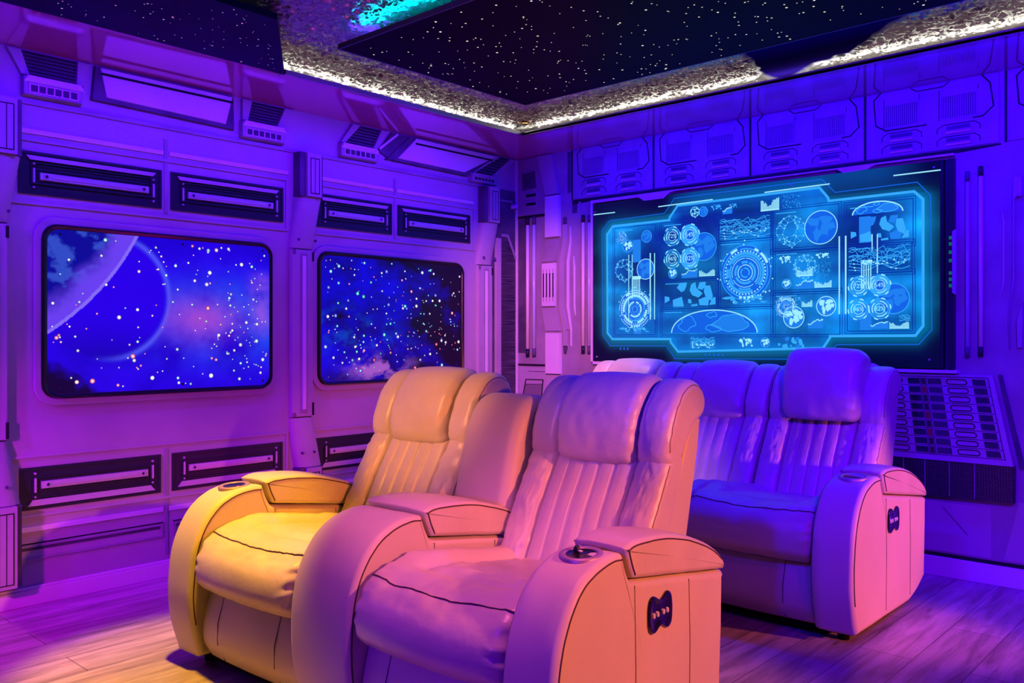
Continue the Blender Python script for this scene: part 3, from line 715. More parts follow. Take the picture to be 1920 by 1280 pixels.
# right hand rib pair by the picture edge
p = thing('bent_rib', (3.1, 0, 1.1), 'slim bent ribs at the right edge of the view, beyond the tubes', 'wall rib')
T = lambda x, z, d: (x-3.1, -d, z-1.1)
b = MB(); b.prism([(3.042, 1.76), (3.054, 1.70), (3.054, 1.42), (3.042, 1.35), (3.049, 1.42), (3.049, 1.70)], 0, 0.008, T); b.build('edge', M['wall_light'], p)
b = MB(); b.prism([(3.092, 1.90), (3.125, 1.90), (3.125, 1.82), (3.098, 1.80), (3.098, 1.42), (3.076, 1.25), (3.080, 1.10), (3.076, 1.10), (3.070, 1.25), (3.088, 1.43), (3.088, 1.80)], 0, 0.012, T, 0.002); b.build('edge', M['wall'], p)
b = MB(); b.prism([(3.105, 1.895), (3.13, 1.895), (3.13, 1.81), (3.112, 1.80)], 0.0, 0.018, T, 0.003); b.prism([(3.104, 1.235), (3.13, 1.32), (3.135, 1.235), (3.13, 1.11), (3.108, 1.11)], 0, 0.018, T, 0.003); b.build('rib', M['wall'], p)

# panel rhythm on the wall behind the tubes
trim(M['wall_dark'], [rect(0.02, 1.05, 0.10, 1.98)], 0.003, RW)
trim(M['wall_dark'], [rect(0.50, 1.98, 0.54, 2.066), rect(0.46, 2.12, 0.495, 2.39)], 0.003, RW)
trim(M['wall_mid'], [rect(0.555, 0.95, 0.575, 2.05), rect(0.68, 0.95, 0.692, 2.02)], 0.006, RW)
trim(M['line'], [rect(0.022, 0.962, 0.275, 0.976)], 0.006, RW)
trim(M['line'], [[(0.50, 2.036), (0.505, 2.066), (3.04, 2.066), (3.04, 2.058), (2.86, 2.046), (0.66, 2.046)]], 0.004, RW)

# lower left cabinet face with small mesh vent
p = thing('mesh_vent', (0.17, 0, 0.6), 'slanted mesh vent low on the wall between the corner and the strap', 'wall vent')
T = lambda x, z, d: (x-0.17, -d, z-0.6)
b = MB(); b.prism([(0.03, 0.60), (0.27, 0.60), (0.275, 0.955), (0.03, 0.955)], 0, 0.004, T); b.build('plate', M['wall'], p)
b = MB(); b.ring([(0.05, 0.70), (0.235, 0.70), (0.254, 0.873), (0.092, 0.871)], [(0.06, 0.705), (0.229, 0.705), (0.245, 0.866), (0.098, 0.865)], 0.004, 0.007, T); b.strip([(0.085, 0.835), (0.25, 0.84)], 0.004, 0.0065, T); b.strip([(0.12, 0.925), (0.27, 0.925)], 0.003, 0.0065, T); b.build('outline', M['line'], p)
mm = mat('fine_mesh_plate', (0.2, 0.17, 0.2), 0.6)
ch = N(mm, 'ShaderNodeTexChecker', Scale=170); ch.inputs['Color1'].default_value = (0.30, 0.26, 0.30, 1); ch.inputs['Color2'].default_value = (0.10, 0.08, 0.1, 1)
tcm = N(mm, 'ShaderNodeTexCoord'); lk(mm, tcm.outputs['Object'], ch.inputs['Vector']); lk(mm, ch.outputs['Color'], bsdf(mm).inputs['Base Color'])
b = MB(); b.flat([(0.058, 0.703), (0.231, 0.703), (0.243, 0.835), (0.088, 0.832)], 0.0055, T); b.build('mesh', mm, p)

# ------------------------------------------------------------------ the display
HUD = {"inner":[[1.323,1.944],[1.266,1.876],[1.266,1.863],[0.852,1.862],[0.806,1.814],[0.81,1.187],[0.848,1.148],[1.274,1.149],[1.274,1.132],[1.326,1.074],[2.207,1.103],[2.244,1.157],[2.244,1.166],[2.67,1.168],[2.706,1.215],[2.706,1.835],[2.664,1.878],[2.237,1.876],[2.234,1.893],[2.187,1.952]],"outer":[[0.766,1.84],[0.827,1.899],[1.234,1.907],[1.301,1.99],[2.201,1.994],[2.27,1.917],[2.679,1.922],[2.741,1.849],[2.746,1.195],[2.686,1.125],[2.279,1.121],[2.207,1.044],[1.308,1.032],[1.245,1.108],[0.831,1.106],[0.773,1.174]],"dashes":[[[1.188,1.951],[1.557,1.956]],[[1.877,1.961],[2.243,1.965]],[[2.566,1.968],[2.789,1.968]],[[0.7,1.948],[0.868,1.948]]],"cells":[[1.217,1.5095,1.588,1.843],[1.601,1.7165,1.909,1.836],[1.597,1.338,1.919,1.7015],[1.226,1.3355,1.585,1.4915],[1.222,1.1815,1.919,1.3205],[1.931,1.6355,2.2825,1.848],[1.934,1.411,2.2825,1.6235],[1.933,1.182,2.288,1.3955],[0.872,1.1835,1.158,1.839],[2.337,1.6305,2.651,1.8365],[2.342,1.4925,2.646,1.625],[2.342,1.1995,2.649,1.477]],"gauges":[[1.286,1.764,0.054,"72%"],[1.406,1.764,0.06,"54%"],[1.286,1.629,0.054,"96%"],[1.406,1.625,0.06,"82%"],[2.392,1.422,0.049,"72%"],[2.499,1.423,0.051,"54%"],[2.392,1.303,0.05,"96%"],[2.499,1.304,0.051,"82%"]],"bigrings":[[1.76,1.523,0.157],[1.018,1.333,0.119],[2.001,1.326,0.059],[0.921,1.782,0.037]],"globes":[[2.195,1.741,0.088],[1.498,1.688,0.081],[1.096,1.578,0.062],[2.045,1.268,0.058],[2.223,1.324,0.051],[1.289,1.542,0.029],[2.005,1.451,0.025],[1.881,1.132,0.026],[2.567,1.353,0.075],[0.966,1.728,0.037],[1.104,1.778,0.036],[1.495,1.892,0.028]],"polys":[[2.028,1.737,0.081],[0.938,1.581,0.067],[1.44,1.896,0.029],[2.107,1.539,0.063]],"bars":[[1.854,1.857,1.963,1.934],[2.06,1.487,2.152,1.542],[2.16,1.423,2.253,1.463],[1.467,1.515,1.571,1.559],[2.546,1.203,2.641,1.24],[2.09,1.323,2.149,1.361]],"areas":[[2.057,1.421,2.152,1.47],[1.35,1.511,1.456,1.565],[2.454,1.203,2.541,1.244],[1.619,1.864,1.68,1.907],[2.125,1.208,2.207,1.263]],"maps":[[1.54,1.889,1.619,1.926],[1.66,1.891,1.716,1.921],[1.959,1.557,2.036,1.606],[2.163,1.573,2.247,1.607],[1.719,1.1,1.814,1.16],[1.612,1.344,1.912,1.401],[0.889,1.187,1.142,1.226],[2.048,1.351,2.09,1.379]],"terrains":[[1.602,1.7195,1.909,1.834],[2.342,1.5005,2.646,1.622],[1.41,1.097,1.571,1.16]],"scatters":[[1.975,1.86,2.087,1.932],[2.169,1.471,2.25,1.556],[2.593,1.24,2.646,1.272]],"people":[[1.234,1.3385,1.582,1.487],[2.353,1.645,2.646,1.775],[1.956,1.099,2.107,1.163]],"arcs":[[[1.282,1.186],[1.585,1.317],[1.833,1.19]],[[2.362,1.788],[2.515,1.847],[2.611,1.786]]],"blocks":[[1.002,1.624,1.061,1.763],[1.01,1.18,1.065,1.299],[2.4,1.198,2.457,1.33],[2.395,1.643,2.454,1.777]],"stripes":[[1.002,1.412,1.061,1.538],[2.405,1.406,2.462,1.554]],"vbars":[[0.97,1.267,0.975,1.674],[0.996,1.4,1.0,1.673],[1.127,1.268,1.135,1.674],[1.159,1.268,1.165,1.672],[2.29,1.28,2.297,1.686],[2.323,1.28,2.331,1.686],[2.459,1.602,2.462,1.684],[2.485,1.483,2.488,1.681]],"glow":[[1.752,1.528],[1.752,1.649],[2.11,1.525],[2.227,1.321],[2.11,1.769],[1.41,1.577],[1.41,1.261],[1.018,1.333],[1.752,1.257],[2.489,1.355],[0.893,1.774],[2.706,1.717],[2.706,1.349],[0.831,1.405],[2.005,1.282]]}
DX0, DX1, DZ0, DZ1 = 0.69, 2.83, 1.005, 2.02
disp = thing('wall_display', (1.76, 0, DZ0), 'huge glowing blue wall display covered with gauges, maps and charts', 'display')
T = lambda x, z, d: (x-1.76, -d, z-DZ0)
b = MB()
b.prism(rect(DX0, DZ0, DX1-0.03, DZ1), 0, 0.030, T, 0.003)
b.build('body', M['rubber'], disp)
b = MB(); b.prism([(DX0-0.016, 1.0), (DX0+0.002, 1.0), (DX0+0.002, 2.022), (1.045, 2.022), (1.082, 1.997), (1.225, 1.997), (1.268, 2.028), (1.30, 2.034), (2.28, 2.034), (2.312, 2.012), (2.435, 2.016), (2.475, 2.034), (2.845, 2.030), (2.845, 2.044), (DX0-0.016, 2.044)], 0, 0.034, T, 0.002)
b.build('top_frame', M['wall_light'], disp)
b = MB(); b.prism([(DX0, 0.985), (2.86, 0.985), (2.86, 1.003), (2.52, 1.004), (2.47, 1.03), (2.32, 1.03), (2.27, 1.006), (1.26, 1.006), (1.21, 1.026), (1.02, 1.026), (0.98, 1.006), (DX0, 1.006)], 0, 0.034, T, 0.002)
b.build('bottom_frame', M['wall_light'], disp)
b = MB(); b.prism(rect(DX1-0.045, DZ0, DX1-0.032, DZ1), 0, 0.036, T, 0.002); b.prism(rect(DX1-0.02, DZ0, DX1+0.015, DZ1), 0, 0.026, T, 0.002); b.build('side_frame', M['black'], disp)
b = MB(); b.prism([(2.836, 1.372), (2.858, 1.358), (2.858, 1.682), (2.836, 1.668)], 0.026, 0.040, T, 0.003); fin = b.build('side_fin', M['wall'], disp)
b = MB()
for z in (1.40, 1.43, 1.46, 1.52, 1.56, 1.60, 1.63): b.prism(rect(2.822, z, 2.834, z+0.016), 0.026, 0.031, T)
b.build('side_led', emit('tiny_green_led', (0.0, 0.25, 0.16), 0.5), fin)

# backlit picture of the screen
inner, outer = [tuple(q) for q in HUD['inner']], [tuple(q) for q in HUD['outer']]
def inside(P, x, z):
    c = False; n = len(P)
    for i in range(n):
        (x1, z1), (x2, z2) = P[i], P[i-1]
        if (z1 > z) != (z2 > z) and x < (x2-x1)*(z-z1)/(z2-z1)+x1: c = not c
    return c
def segd(P, x, z):
    m_ = 9
    for i in range(len(P)):
        (x1, z1), (x2, z2) = P[i-1], P[i]
        dx, dz = x2-x1, z2-z1; t = max(0, min(1, ((x-x1)*dx+(z-z1)*dz)/(dx*dx+dz*dz+1e-12)))
        m_ = min(m_, hypot(x-x1-t*dx, z-z1-t*dz))
    return m_
SX0, SX1, SZ0, SZ1 = DX0+0.004, DX1-0.047, DZ0+0.004, DZ1-0.004
nx, nz_ = 214, 100
b = MB(); vs = []; cs = []
for j in range(nz_+1):
    for i in range(nx+1):
        x = SX0+(SX1-SX0)*i/nx; z = SZ0+(SZ1-SZ0)*j/nz_
        n = fbm(x*2.3, z*2.3, 4.0)
        d = segd(inner, x, z); ins = inside(inner, x, z)
        c = [0.0, 0.001, 0.022]
        if ins:
            e = sst(0.0, 0.05, d)
            c = [0.0, 0.010+0.02*max(0, n), 0.26+0.16*n]
        s = 0.0
        for gx, gz in HUD['glow']: s += exp(-(((x-gx)/0.16)**2+((z-gz)/0.13)**2))
        k = min(1.0, s)*(1.0 if ins else 0.25)*(0.75+0.6*max(-0.5, n))
        band = 0.82+0.18*sin(z*48+1.0)
        c[1] += 0.36*k*band; c[2] += 0.76*k*band; c[0] += 0.006*k
        h_ = exp(-(d/0.045)**2)*(0.35 if z > 1.9 else 0.85)*(0.6 if x > 2.2 and z > 1.87 else 1.0)
        c[1] += 0.16*h_; c[2] += 0.34*h_
        top = sst(1.86, 2.0, z)*sst(1.2, 1.5, x)*sst(2.75, 2.45, x)
        c[1] += 0.05*top; c[2] += 0.22*top
        vs.append(T(x, z, 0.0315)); cs.append(tuple(c))
b.add(vs, [(j*(nx+1)+i, j*(nx+1)+i+1, (j+1)*(nx+1)+i+1, (j+1)*(nx+1)+i) for j in range(nz_) for i in range(nx)], False, cs)
scr = b.build('screen', emit_attr('screen_backlight', 1.0, 0.25, 0.4), disp, col=True)

E1 = emit('hud_white_cyan', (0.34, 0.86, 1.0), 1.0)
E2 = emit('hud_cyan', (0.035, 0.42, 1.0), 0.95)
E5 = emit('hud_fill', (0.012, 0.24, 0.92), 0.9)
E3 = emit('hud_blue', (0.004, 0.15, 0.90), 0.85)
E4 = emit('hud_deep', (0.0, 0.035, 0.42), 0.8)
D1, D2, D3, D4 = 0.0345, 0.0338, 0.0330, 0.0323
rd = random.Random(21)
def put(name, items):
    """items = [(MB, material)]; the first is the sub-part mesh; several brightness levels become siblings"""
    for mb, m in items:
        if mb.v: mb.build(name, m, scr)
b = MB(); b.strip(inner, 0.013, D2, T, True); put('frame_line', [(b, E2)])
b = MB(); b.strip(outer, 0.0045, D2, T, True); put('frame_line', [(b, E3)])
for a, c in HUD['dashes']:
    b = MB(); b.strip([a, c], 0.006, D1, T); put('dash_line', [(b, E1)])
for x0, z0, x1, z1 in HUD['cells']:
    b = MB(); b.strip(rect(x0-0.008, z0-0.008, x1+0.008, z1+0.008), 0.004, D4, T, True); b.strip(rect(x0-0.02, z0-0.02, x1+0.02, z1+0.02), 0.003, D4, T, True); b.build('cell_frame', E4, scr)
    b = MB(); b.strip([(x0+0.012, z1-0.012), (x0+0.13, z1-0.012)], 0.005, D1, T); b.build('cell_dash', E2, scr)
def arcs(b, cx, cz, r, w, spans, d):
    for a0, a1 in spans:
        n = max(3, int((a1-a0)/8)); b.strip([(cx+r*cos(radians(a0+(a1-a0)*k/n)), cz+r*sin(radians(a0+(a1-a0)*k/n))) for k in range(n+1)], w, d, T)
def text(s, cx, cz, size, m, parent, d):
    cu = bpy.data.curves.new('number', 'FONT'); cu.body = s; cu.size = size; cu.align_x = 'CENTER'; cu.align_y = 'CENTER'
    o = bpy.data.objects.new('number', cu); COL.objects.link(o)
    bpy.context.view_layer.update()
    me = bpy.data.meshes.new_from_object(o.evaluated_get(bpy.context.evaluated_depsgraph_get()))
    bpy.data.objects.remove(o); bpy.data.curves.remove(cu)
    mx_ = max(v.co.x for v in me.vertices)
    me.transform(Matrix.Rotation(pi/2, 4, 'X')); me.transform(Matrix.Translation(Vector(T(cx, cz, d))))
    me.materials.clear(); me.materials.append(m)
    o = bpy.data.objects.new('number', me); COL.objects.link(o); o.parent = parent
    return o
for gi, (cx, cz, r, t) in enumerate(HUD['gauges']):
    hot = gi in (1, 3, 5)
    b = MB()
    if hot: b.flat(ell(cx, cz, r, r, 32), D3, T)
    arcs(b, cx, cz, r, 0.005, [(0, 360)] if hot else [(20, 150), (160, 250), (262, 375)], D2)
    arcs(b, cx, cz, r*0.82, 0.004, [(0, 360)], D2); arcs(b, cx, cz, r*0.66, 0.003, [(40, 320)], D2)
    b.build('gauge', E2, scr)
    if hot:
        b = MB(); b.flat(ell(cx, cz, r*0.56, r*0.56, 28), D2+0.0002, T); b.build('gauge_centre', E3, scr)
    b = MB(); arcs(b, cx, cz, r*1.06, 0.006, [(a, a+22) for a in range(0, 360, 60)], D1); arcs(b, cx, cz, r*0.74, 0.004, [(a, a+80) for a in (10, 130, 250)], D1); arcs(b, cx, cz, r*0.5, 0.003, [(0, 360)], D1)
    b.build('gauge_tick', E1, scr)
    text(t, cx, cz, r*0.62, E1, scr, D1)
for ri, (cx, cz, r) in enumerate(HUD['bigrings']):
    b = MB(); b.flat(ell(cx, cz, r*0.97, r*0.97, 40), D4+0.0002, T); b.build('radar_disc', E3, scr)
    b = MB(); c2 = MB()
    for q, w in ((0.16, .05), (0.28, .03), (0.38, .08), (0.52, .02), (0.60, .06), (0.70, .10), (0.86, .04), (0.98, .025)):
        sp = []; a = rd.uniform(0, 90)
        while a < 380:
            l = rd.uniform(25, 120); sp.append((a, a+l)); a += l+rd.uniform(4, 26)
        arcs(b if rd.random() < 0.6 else c2, cx, cz, r*q, r*w, sp, D2 if rd.random() < .5 else D3)
    arcs(c2, cx, cz, r*0.78, r*0.05, [(a, a+4) for a in range(0, 360, 9)], D1)
    arcs(c2, cx, cz, r*0.90, r*0.09, [(20, 48), (55, 66), (110, 128), (255, 262), (266, 271), (276, 283), (286, 290)], D1)
    b.build('radar_ring', E2, scr); c2.build('radar_arc', E1, scr)
    b = MB()
    for k in range(22):
        a = rd.uniform(0, 2*pi); q = rd.uniform(0.95, 1.16); e = r*0.022+0.001
        b.flat(ell(cx+r*q*cos(a), cz+r*q*sin(a), e, e, 8), D1, T)
    b.build('radar_dot', E1, scr)
def blob(cx, cz, rx, rz, seed, n=14, rough=0.45):
    q = random.Random(seed); ph = [q.uniform(0, 6.28) for _ in range(4)]
    return [(cx+rx*(1+rough*(0.5*sin(2*a+ph[0])+0.4*sin(3*a+ph[1])+0.25*sin(5*a+ph[2])))*cos(a), cz+rz*(1+rough*(0.4*sin(2*a+ph[3])+0.4*sin(4*a+ph[1])))*sin(a)) for a in [2*pi*k/n for k in range(n)]]
def clampc(P, cx, cz, r):
    o = []
    for x, z in P:
        d = hypot(x-cx, z-cz)
        o.append((cx+(x-cx)*r/d, cz+(z-cz)*r/d) if d > r else (x, z))
    return o
for i, (cx, cz, r) in enumerate(HUD['globes']):
    b = MB(); b.flat(ell(cx, cz, r, r, 32), D4+0.0001, T); b.build('globe_disc', E3 if i not in (3, 4) else E5, scr)
    b = MB()
    for k, (u, v, a, c) in enumerate(((-0.45, 0.35, 0.35, 0.3), (-0.25, -0.4, 0.22, 0.38), (0.3, 0.45, 0.45, 0.25), (0.25, -0.1, 0.26, 0.42), (0.65, 0.05, 0.2, 0.25))):
        b.flat(clampc(blob(cx+u*r, cz+v*r, a*r, c*r, 40+i*7+k), cx, cz, r*0.98), D3+k*0.00005, T)
    b.build('globe_land', E5 if i not in (3, 4, 5, 6, 7, 9) else E1, scr)
    b = MB(); arcs(b, cx, cz, r, 0.004, [(0, 360)], D2); b.build('globe_edge', E1 if i in (0, 3, 4, 2) else E2, scr)
for i, (cx, cz, r) in enumerate(HUD['polys']):
    pts = []
    for k in range(46):
        a = rd.uniform(0, 2*pi) if k > 14 else 2*pi*k/15; q = sqrt(rd.random()) if k > 14 else 1.0; pts.append((cx+r*q*cos(a), cz+r*q*sin(a)))
    pts.append((cx+0.1*r, cz-1.15*r))
    b = MB(); c2 = MB()
    for k, a in enumerate(pts):
        for o_ in sorted(pts, key=lambda w: hypot(w[0]-a[0], w[1]-a[1]))[1:(6 if k < 46 else 7)]:
            b.strip([a, o_], 0.0022, D2, T)
        c2.flat(ell(a[0], a[1], 0.003, 0.003, 6), D1, T)
    b.build('wire_globe', E2, scr); c2.build('wire_node', E1, scr)
for x0, z0, x1, z1 in HUD['bars']:
    b = MB(); n = 17
    for k in range(n):
        u = k/(n-1); hh = 0.25+0.55*abs(u-0.45)*1.6+0.28*rd.random()
        w = (x1-x0)/n; b.flat(rect(x0+w*(k+0.12), z0, x0+w*(k+0.82), z0+(z1-z0)*min(1, hh)), D2, T)
    b.flat(rect(x0, z0, x1, z0+(z1-z0)*0.10), D1, T)
    b.build('bar_chart', E1, scr)
for x0, z0, x1, z1 in HUD['areas']:
    n = 22; P = [(x1, z0), (x0, z0)]
    for k in range(n+1):
        u = k/n; P.append((x0+(x1-x0)*u, z0+(z1-z0)*(0.3+0.55*u+0.18*rd.random()-0.1*sin(u*9))))
    b = MB(); b.flat(P[::-1], D3, T); b.build('area_chart', E5, scr)
    b = MB(); b.strip(P[2:], 0.004, D2, T); b.build('chart_line', E1, scr)
for i, (x0, z0, x1, z1) in enumerate(HUD['maps']):
    w, h_ = x1-x0, z1-z0; b = MB()
    for k, (u, v, a, c) in enumerate(((.16, .70, .11, .17), (.24, .50, .05, .10), (.29, .26, .055, .17), (.36, .90, .05, .07), (.50, .74, .07, .11), (.53, .40, .07, .20), (.70, .72, .16, .18), (.66, .46, .04, .09), (.80, .50, .05, .10), (.86, .22, .065, .08))):
        b.flat(blob(x0+u*w, z0+v*h_, a*w, c*h_, 300+k+i, 12, 0.5), D2+k*0.00005, T)
    b.build('world_map', E1 if i in (2, 3, 4) else E2, scr)
for x0, z0, x1, z1 in HUD['terrains']:
    w, h_ = x1-x0, z1-z0; b = MB(); c2 = MB()
    for row in range(11):
        t = row/10; P = []
        n = 9+int(10*t)
        for k in range(n+1):
            u = k/n; z = z0+h_*(0.08+0.75*t**0.8+0.16*fbm(u*(3+5*t), row*0.9, 9.0)*2*(0.6+0.4*t)+(0.12*t*(2*u-1)**2))
            P.append((x0+w*u, min(z1, max(z0, z))))
        b.strip(P, 0.0035 if row < 5 else 0.0028, D2+row*0.00003, T)
        if row < 4:
            for q in P[1:-1:2]: c2.flat(ell(q[0], q[1], 0.0042, 0.0042, 7), D1, T)
    for k in range(22):
        u = rd.random(); b.strip([(x0+w*u, z0+h_*(0.2+0.2*rd.random())), (x0+w*min(1, max(0, u+rd.uniform(-.08, .08))), z0+h_*(0.5+0.3*rd.random()))], 0.002, D3, T)
    b.build('terrain_mesh', E2, scr); c2.build('terrain_node', E1, scr)
for x0, z0, x1, z1 in HUD['scatters']:
    b = MB()
    for k in range(90):
        x = rd.uniform(x0, x1); z = rd.uniform(z0, z1); e = rd.uniform(0.0012, 0.0028); b.flat(ell(x, z, e, e, 6), D2, T)
    b.build('scatter_plot', E2, scr)
for i, (x0, z0, x1, z1) in enumerate(HUD['people']):
    w, h_ = x1-x0, z1-z0; Q = lambda P: [(x0+w*u, z0+h_*v) for u, v in P]
    b = MB(); c2 = MB()
    for k, P in enumerate(([(.24, .78), (.30, .97), (.44, .98), (.42, .80), (.39, .66), (.33, .60)], [(.49, .66), (.52, .90), (.60, .98), (.62, .74), (.74, .52), (.66, .36), (.54, .46)], [(.64, .72), (.68, .96), (.80, .97), (.79, .78), (.73, .66)], [(.76, .60), (.78, .82), (.88, .82), (.90, .66), (.93, .40), (.90, .22), (.80, .34)], [(.66, .28), (.78, .38), (.86, .26), (.84, .04), (.68, .06)])):
        (b if k % 2 == 0 else c2).flat(Q(P), D2+0.00005*k, T)
    for k, P in enumerate(([(.17, .02), (.16, .30), (.34, .42), (.38, .02)], [(.46, .16), (.46, .32), (.52, .30), (.53, .14)], [(.52, .02), (.52, .09), (.64, .12), (.64, .03)], [(.0, .18), (.0, .46), (.09, .42), (.10, .28)], [(.86, .06), (.93, .34), (.98, .36), (.98, .08)])):
        c2.flat(Q(P), D2+0.0003+0.00005*k, T)
    b.build('silhouette', E5 if i != 0 else E2, scr); c2.build('silhouette', E2, scr)
for a, t_, c in HUD['arcs']:
    cx = (a[0]+c[0])/2; zb = a[1]; rx = (c[0]-a[0])/2; rz = t_[1]-zb
    P = [(cx+rx*cos(pi*k/28), zb+rz*sin(pi*k/28)) for k in range(29)]
    b = MB(); b.flat(P[::-1] if area(P) < 0 else P, D4+0.0001, T); b.build('horizon_disc', E3, scr)
    b = MB(); c2 = MB()
    for k, (u, v, p_, q_) in enumerate(((-.62, .42, .2, .30), (-.02, .80, .10, .13), (.0, .20, .16, .16), (.42, .42, .34, .36))):
        P2 = [(min(cx+rx*.96, max(cx-rx*.96, x)), max(zb, min(zb+rz*sqrt(max(0.0, 1-((x-cx)/rx)**2))*0.99, z))) for x, z in blob(cx+u*rx, zb+v*rz, p_*rx, q_*rz, 600+k, 18, .4)]
        b.strip(P2, 0.004, D2+k*0.00005, T, True)
        if k == 3: c2.flat(P2, D3, T)
    b.build('coast_line', E2, scr); c2.build('land_area', E5, scr)
    b = MB(); b.strip(P, 0.006, D1, T); b.build('horizon_edge', E1, scr)
for x0, z0, x1, z1 in HUD['blocks']:
    b = MB(); b.flat(rect(x0, z0, x1, z1), D3+0.0001, T); b.build('pale_block', E5, scr)
for x0, z0, x1, z1 in HUD['stripes']:
    b = MB(); b.flat(rect(x0, z1-0.02, x1, z1), D2, T)
    for k in range(5):
        xx = x0+(x1-x0)*(k+0.1)/5; b.flat(rect(xx, z0, xx+(x1-x0)*0.09, z1), D2, T)
    b.build('stripe_block', E1, scr)
for x0, z0, x1, z1 in HUD['vbars']:
    b = MB(); b.flat(rect(x0, z0, max(x1, x0+0.005), z1), D1, T); b.build('upright_line', E1, scr)
b = MB()
for x0, n, z in ((0.905, 3, 1.088), (1.505, 5, 1.058)):
    for k in range(n): b.flat(rect(x0+k*0.028, z-0.007, x0+k*0.028+0.010, z+0.007), D1, T)
b.build('status_dot', E3, scr)
b = MB()
for x, z in ((0.725, 1.035), (1.30, 1.03), (2.03, 1.985), (2.755, 1.985), (0.71, 1.965), (2.735, 1.05)): b.prism(ell(x, z, 0.006, 0.006, 12), 0.030, 0.037, T, 0.002)
b.build('screw', M['steel'], disp)

# ------------------------------------------------------------------ control console under the right end of the display
con = thing('control_console', (2.82, 0, 0.37), 'dark sloping control console with slotted rows under the right end of the display', 'console')
def CT(x, z, d): return (x-2.82, -d, z-0.37)
def dep(z): return 0.010+0.045*(0.985-z)/(0.985-0.570)       # the top slopes out towards its front edge
b = MB()
P = [(1.9, 0.982), (3.006, 0.982), (3.102, 0.568), (1.9, 0.568)]
vs = [CT(x, z, 0.001) for x, z in P]+[CT(x, z, dep(z)) for x, z in P]
b.add(vs, [(0, 1, 2, 3), (4, 7, 6, 5), (0, 4, 5, 1), (1, 5, 6, 2), (2, 6, 7, 3), (3, 7, 4, 0)])
b.build('sloping_top', M['wall'], con)
ang = lambda z, x: x + (0.976-z)*(0.118*(x-1.9)/1.1)*1.9      # columns fan outwards to the right
CP = lambda x, z, e=0.001: CT(ang(z, x), z, dep(z)+e)
CTX = lambda x, z, d: CP(x, z, d)
rows = 9
zt, zb = 0.966, 0.596
def row(k): 
    h_ = (zt-zb)/rows; return zt-h_*(k+1)+0.003, zt-h_*k-0.003
lin = MB(); hat = MB()
colx = [('h', 2.625, 2.680), ('g', 2.688, 2.706), ('h', 2.716, 2.778), ('s', 2.800, 2.892), ('h', 2.915, 2.972), ('s', 2.50, 2.60), ('h', 2.41, 2.48)]
for k in range(rows):
    z0, z1 = row(k)
    lin.strip([(2.35, z0-0.003), (2.985, z0-0.003)], 0.0025, 0.002, CTX)
    for t, x0, x1 in colx:
        if t == 'h':
            n = 8
            for q in range(n):
                xx = x0+(x1-x0)*(q+0.5)/n; hat.prism(rect(xx-0.0028, z0+0.003, xx+0.0028, z1-0.003), 0.0005, 0.0025, CTX)
            hat.build('slit_block', M['black'], con); hat = MB()
        elif t == 's':
            zc = (z0+z1)/2; r = (z1-z0)/2-0.004
            lin2 = MB(); O = rrect(x0, zc-r, x1, zc+r, r*0.98, 5); lin2.ring(O, offset(O, -0.004), 0.0005, 0.003, CTX); lin2.build('slot_ring', M['line'], con)
        else:
            g = MB(); g.prism(rect(x0, z0+0.002, x1, z1-0.002), 0.0005, 0.003, CTX)
            red = k in (1, 4, 6)
            g.build('indicator', M['ind_r'] if red else M['ind_g'], con)
lin.strip([(2.684, 0.968), (2.684, 0.594)], 0.003, 0.002, CTX); lin.strip([(2.710, 0.968), (2.710, 0.594)], 0.003, 0.002, CTX); lin.strip([(2.985, 0.968), (2.985, 0.594)], 0.003, 0.002, CTX); lin.strip([(2.35, 0.968), (2.985, 0.968)], 0.003, 0.002, CTX)
lin.build('panel_line', M['line'], con)
mg = mat('dark_console_grid', (0.03, 0.025, 0.05), 0.5)
tcg = N(mg, 'ShaderNodeTexCoord'); bg = N(mg, 'ShaderNodeTexBrick', offset=0.0, Scale=1.0); bg.inputs['Brick Width'].default_value = 0.012; bg.inputs['Row Height'].default_value = 0.012; bg.inputs['Mortar Size'].default_value = 0.0016
bg.inputs['Color1'].default_value = (0.06, 0.05, 0.09, 1); bg.inputs['Color2'].default_value = (0.035, 0.03, 0.06, 1); bg.inputs['Mortar'].default_value = (0.006, 0.005, 0.01, 1)
mpg = N(mg, 'ShaderNodeMapping'); mpg.inputs['Rotation'].default_value = (pi/2, 0, 0); lk(mg, tcg.outputs['Object'], mpg.inputs[0]); lk(mg, mpg.outputs[0], bg.inputs['Vector']); lk(mg, bg.outputs['Color'], bsdf(mg).inputs['Base Color'])
b = MB(); vs = [CT(1.9, 0.568, 0.001), CT(3.102, 0.568, 0.001), CT(3.100, 0.395, 0.001), CT(1.9, 0.375, 0.001), CT(1.9, 0.568, 0.053), CT(3.100, 0.568, 0.053), CT(3.096, 0.395, 0.035), CT(1.9, 0.375, 0.035)]
b.add(vs, [(0, 1, 2, 3), (4, 7, 6, 5), (0, 4, 5, 1), (1, 5, 6, 2), (2, 6, 7, 3), (3, 7, 4, 0)]); b.build('grid_front', mg, con)
b = MB()
for x in (2.62, 2.72, 2.83, 2.94): b.prism(rect(x-0.001, 0.40, x+0.001, 0.566), 0.046, 0.0545, CT)
b.build('front_seam', M['wall'], con)
trim(M['wall_dark'], [[(3.03, 0.985), (3.045, 0.985), (3.14, 0.555), (3.12, 0.555)]], 0.012, RW)
trim(M['line'], [[(2.782, 0.338), (2.788, 0.338), (2.902, 0.215), (2.894, 0.215)]], 0.003, RW)
trim(M['wall'], [[(3.115, 0.40), (3.6, 0.40), (3.6, 0.12), (3.05, 0.12)]], 0.004, RW)
trim(M['wall'], [rect(0.60, 0.12, 3.0, 0.36)], 0.003, RW)

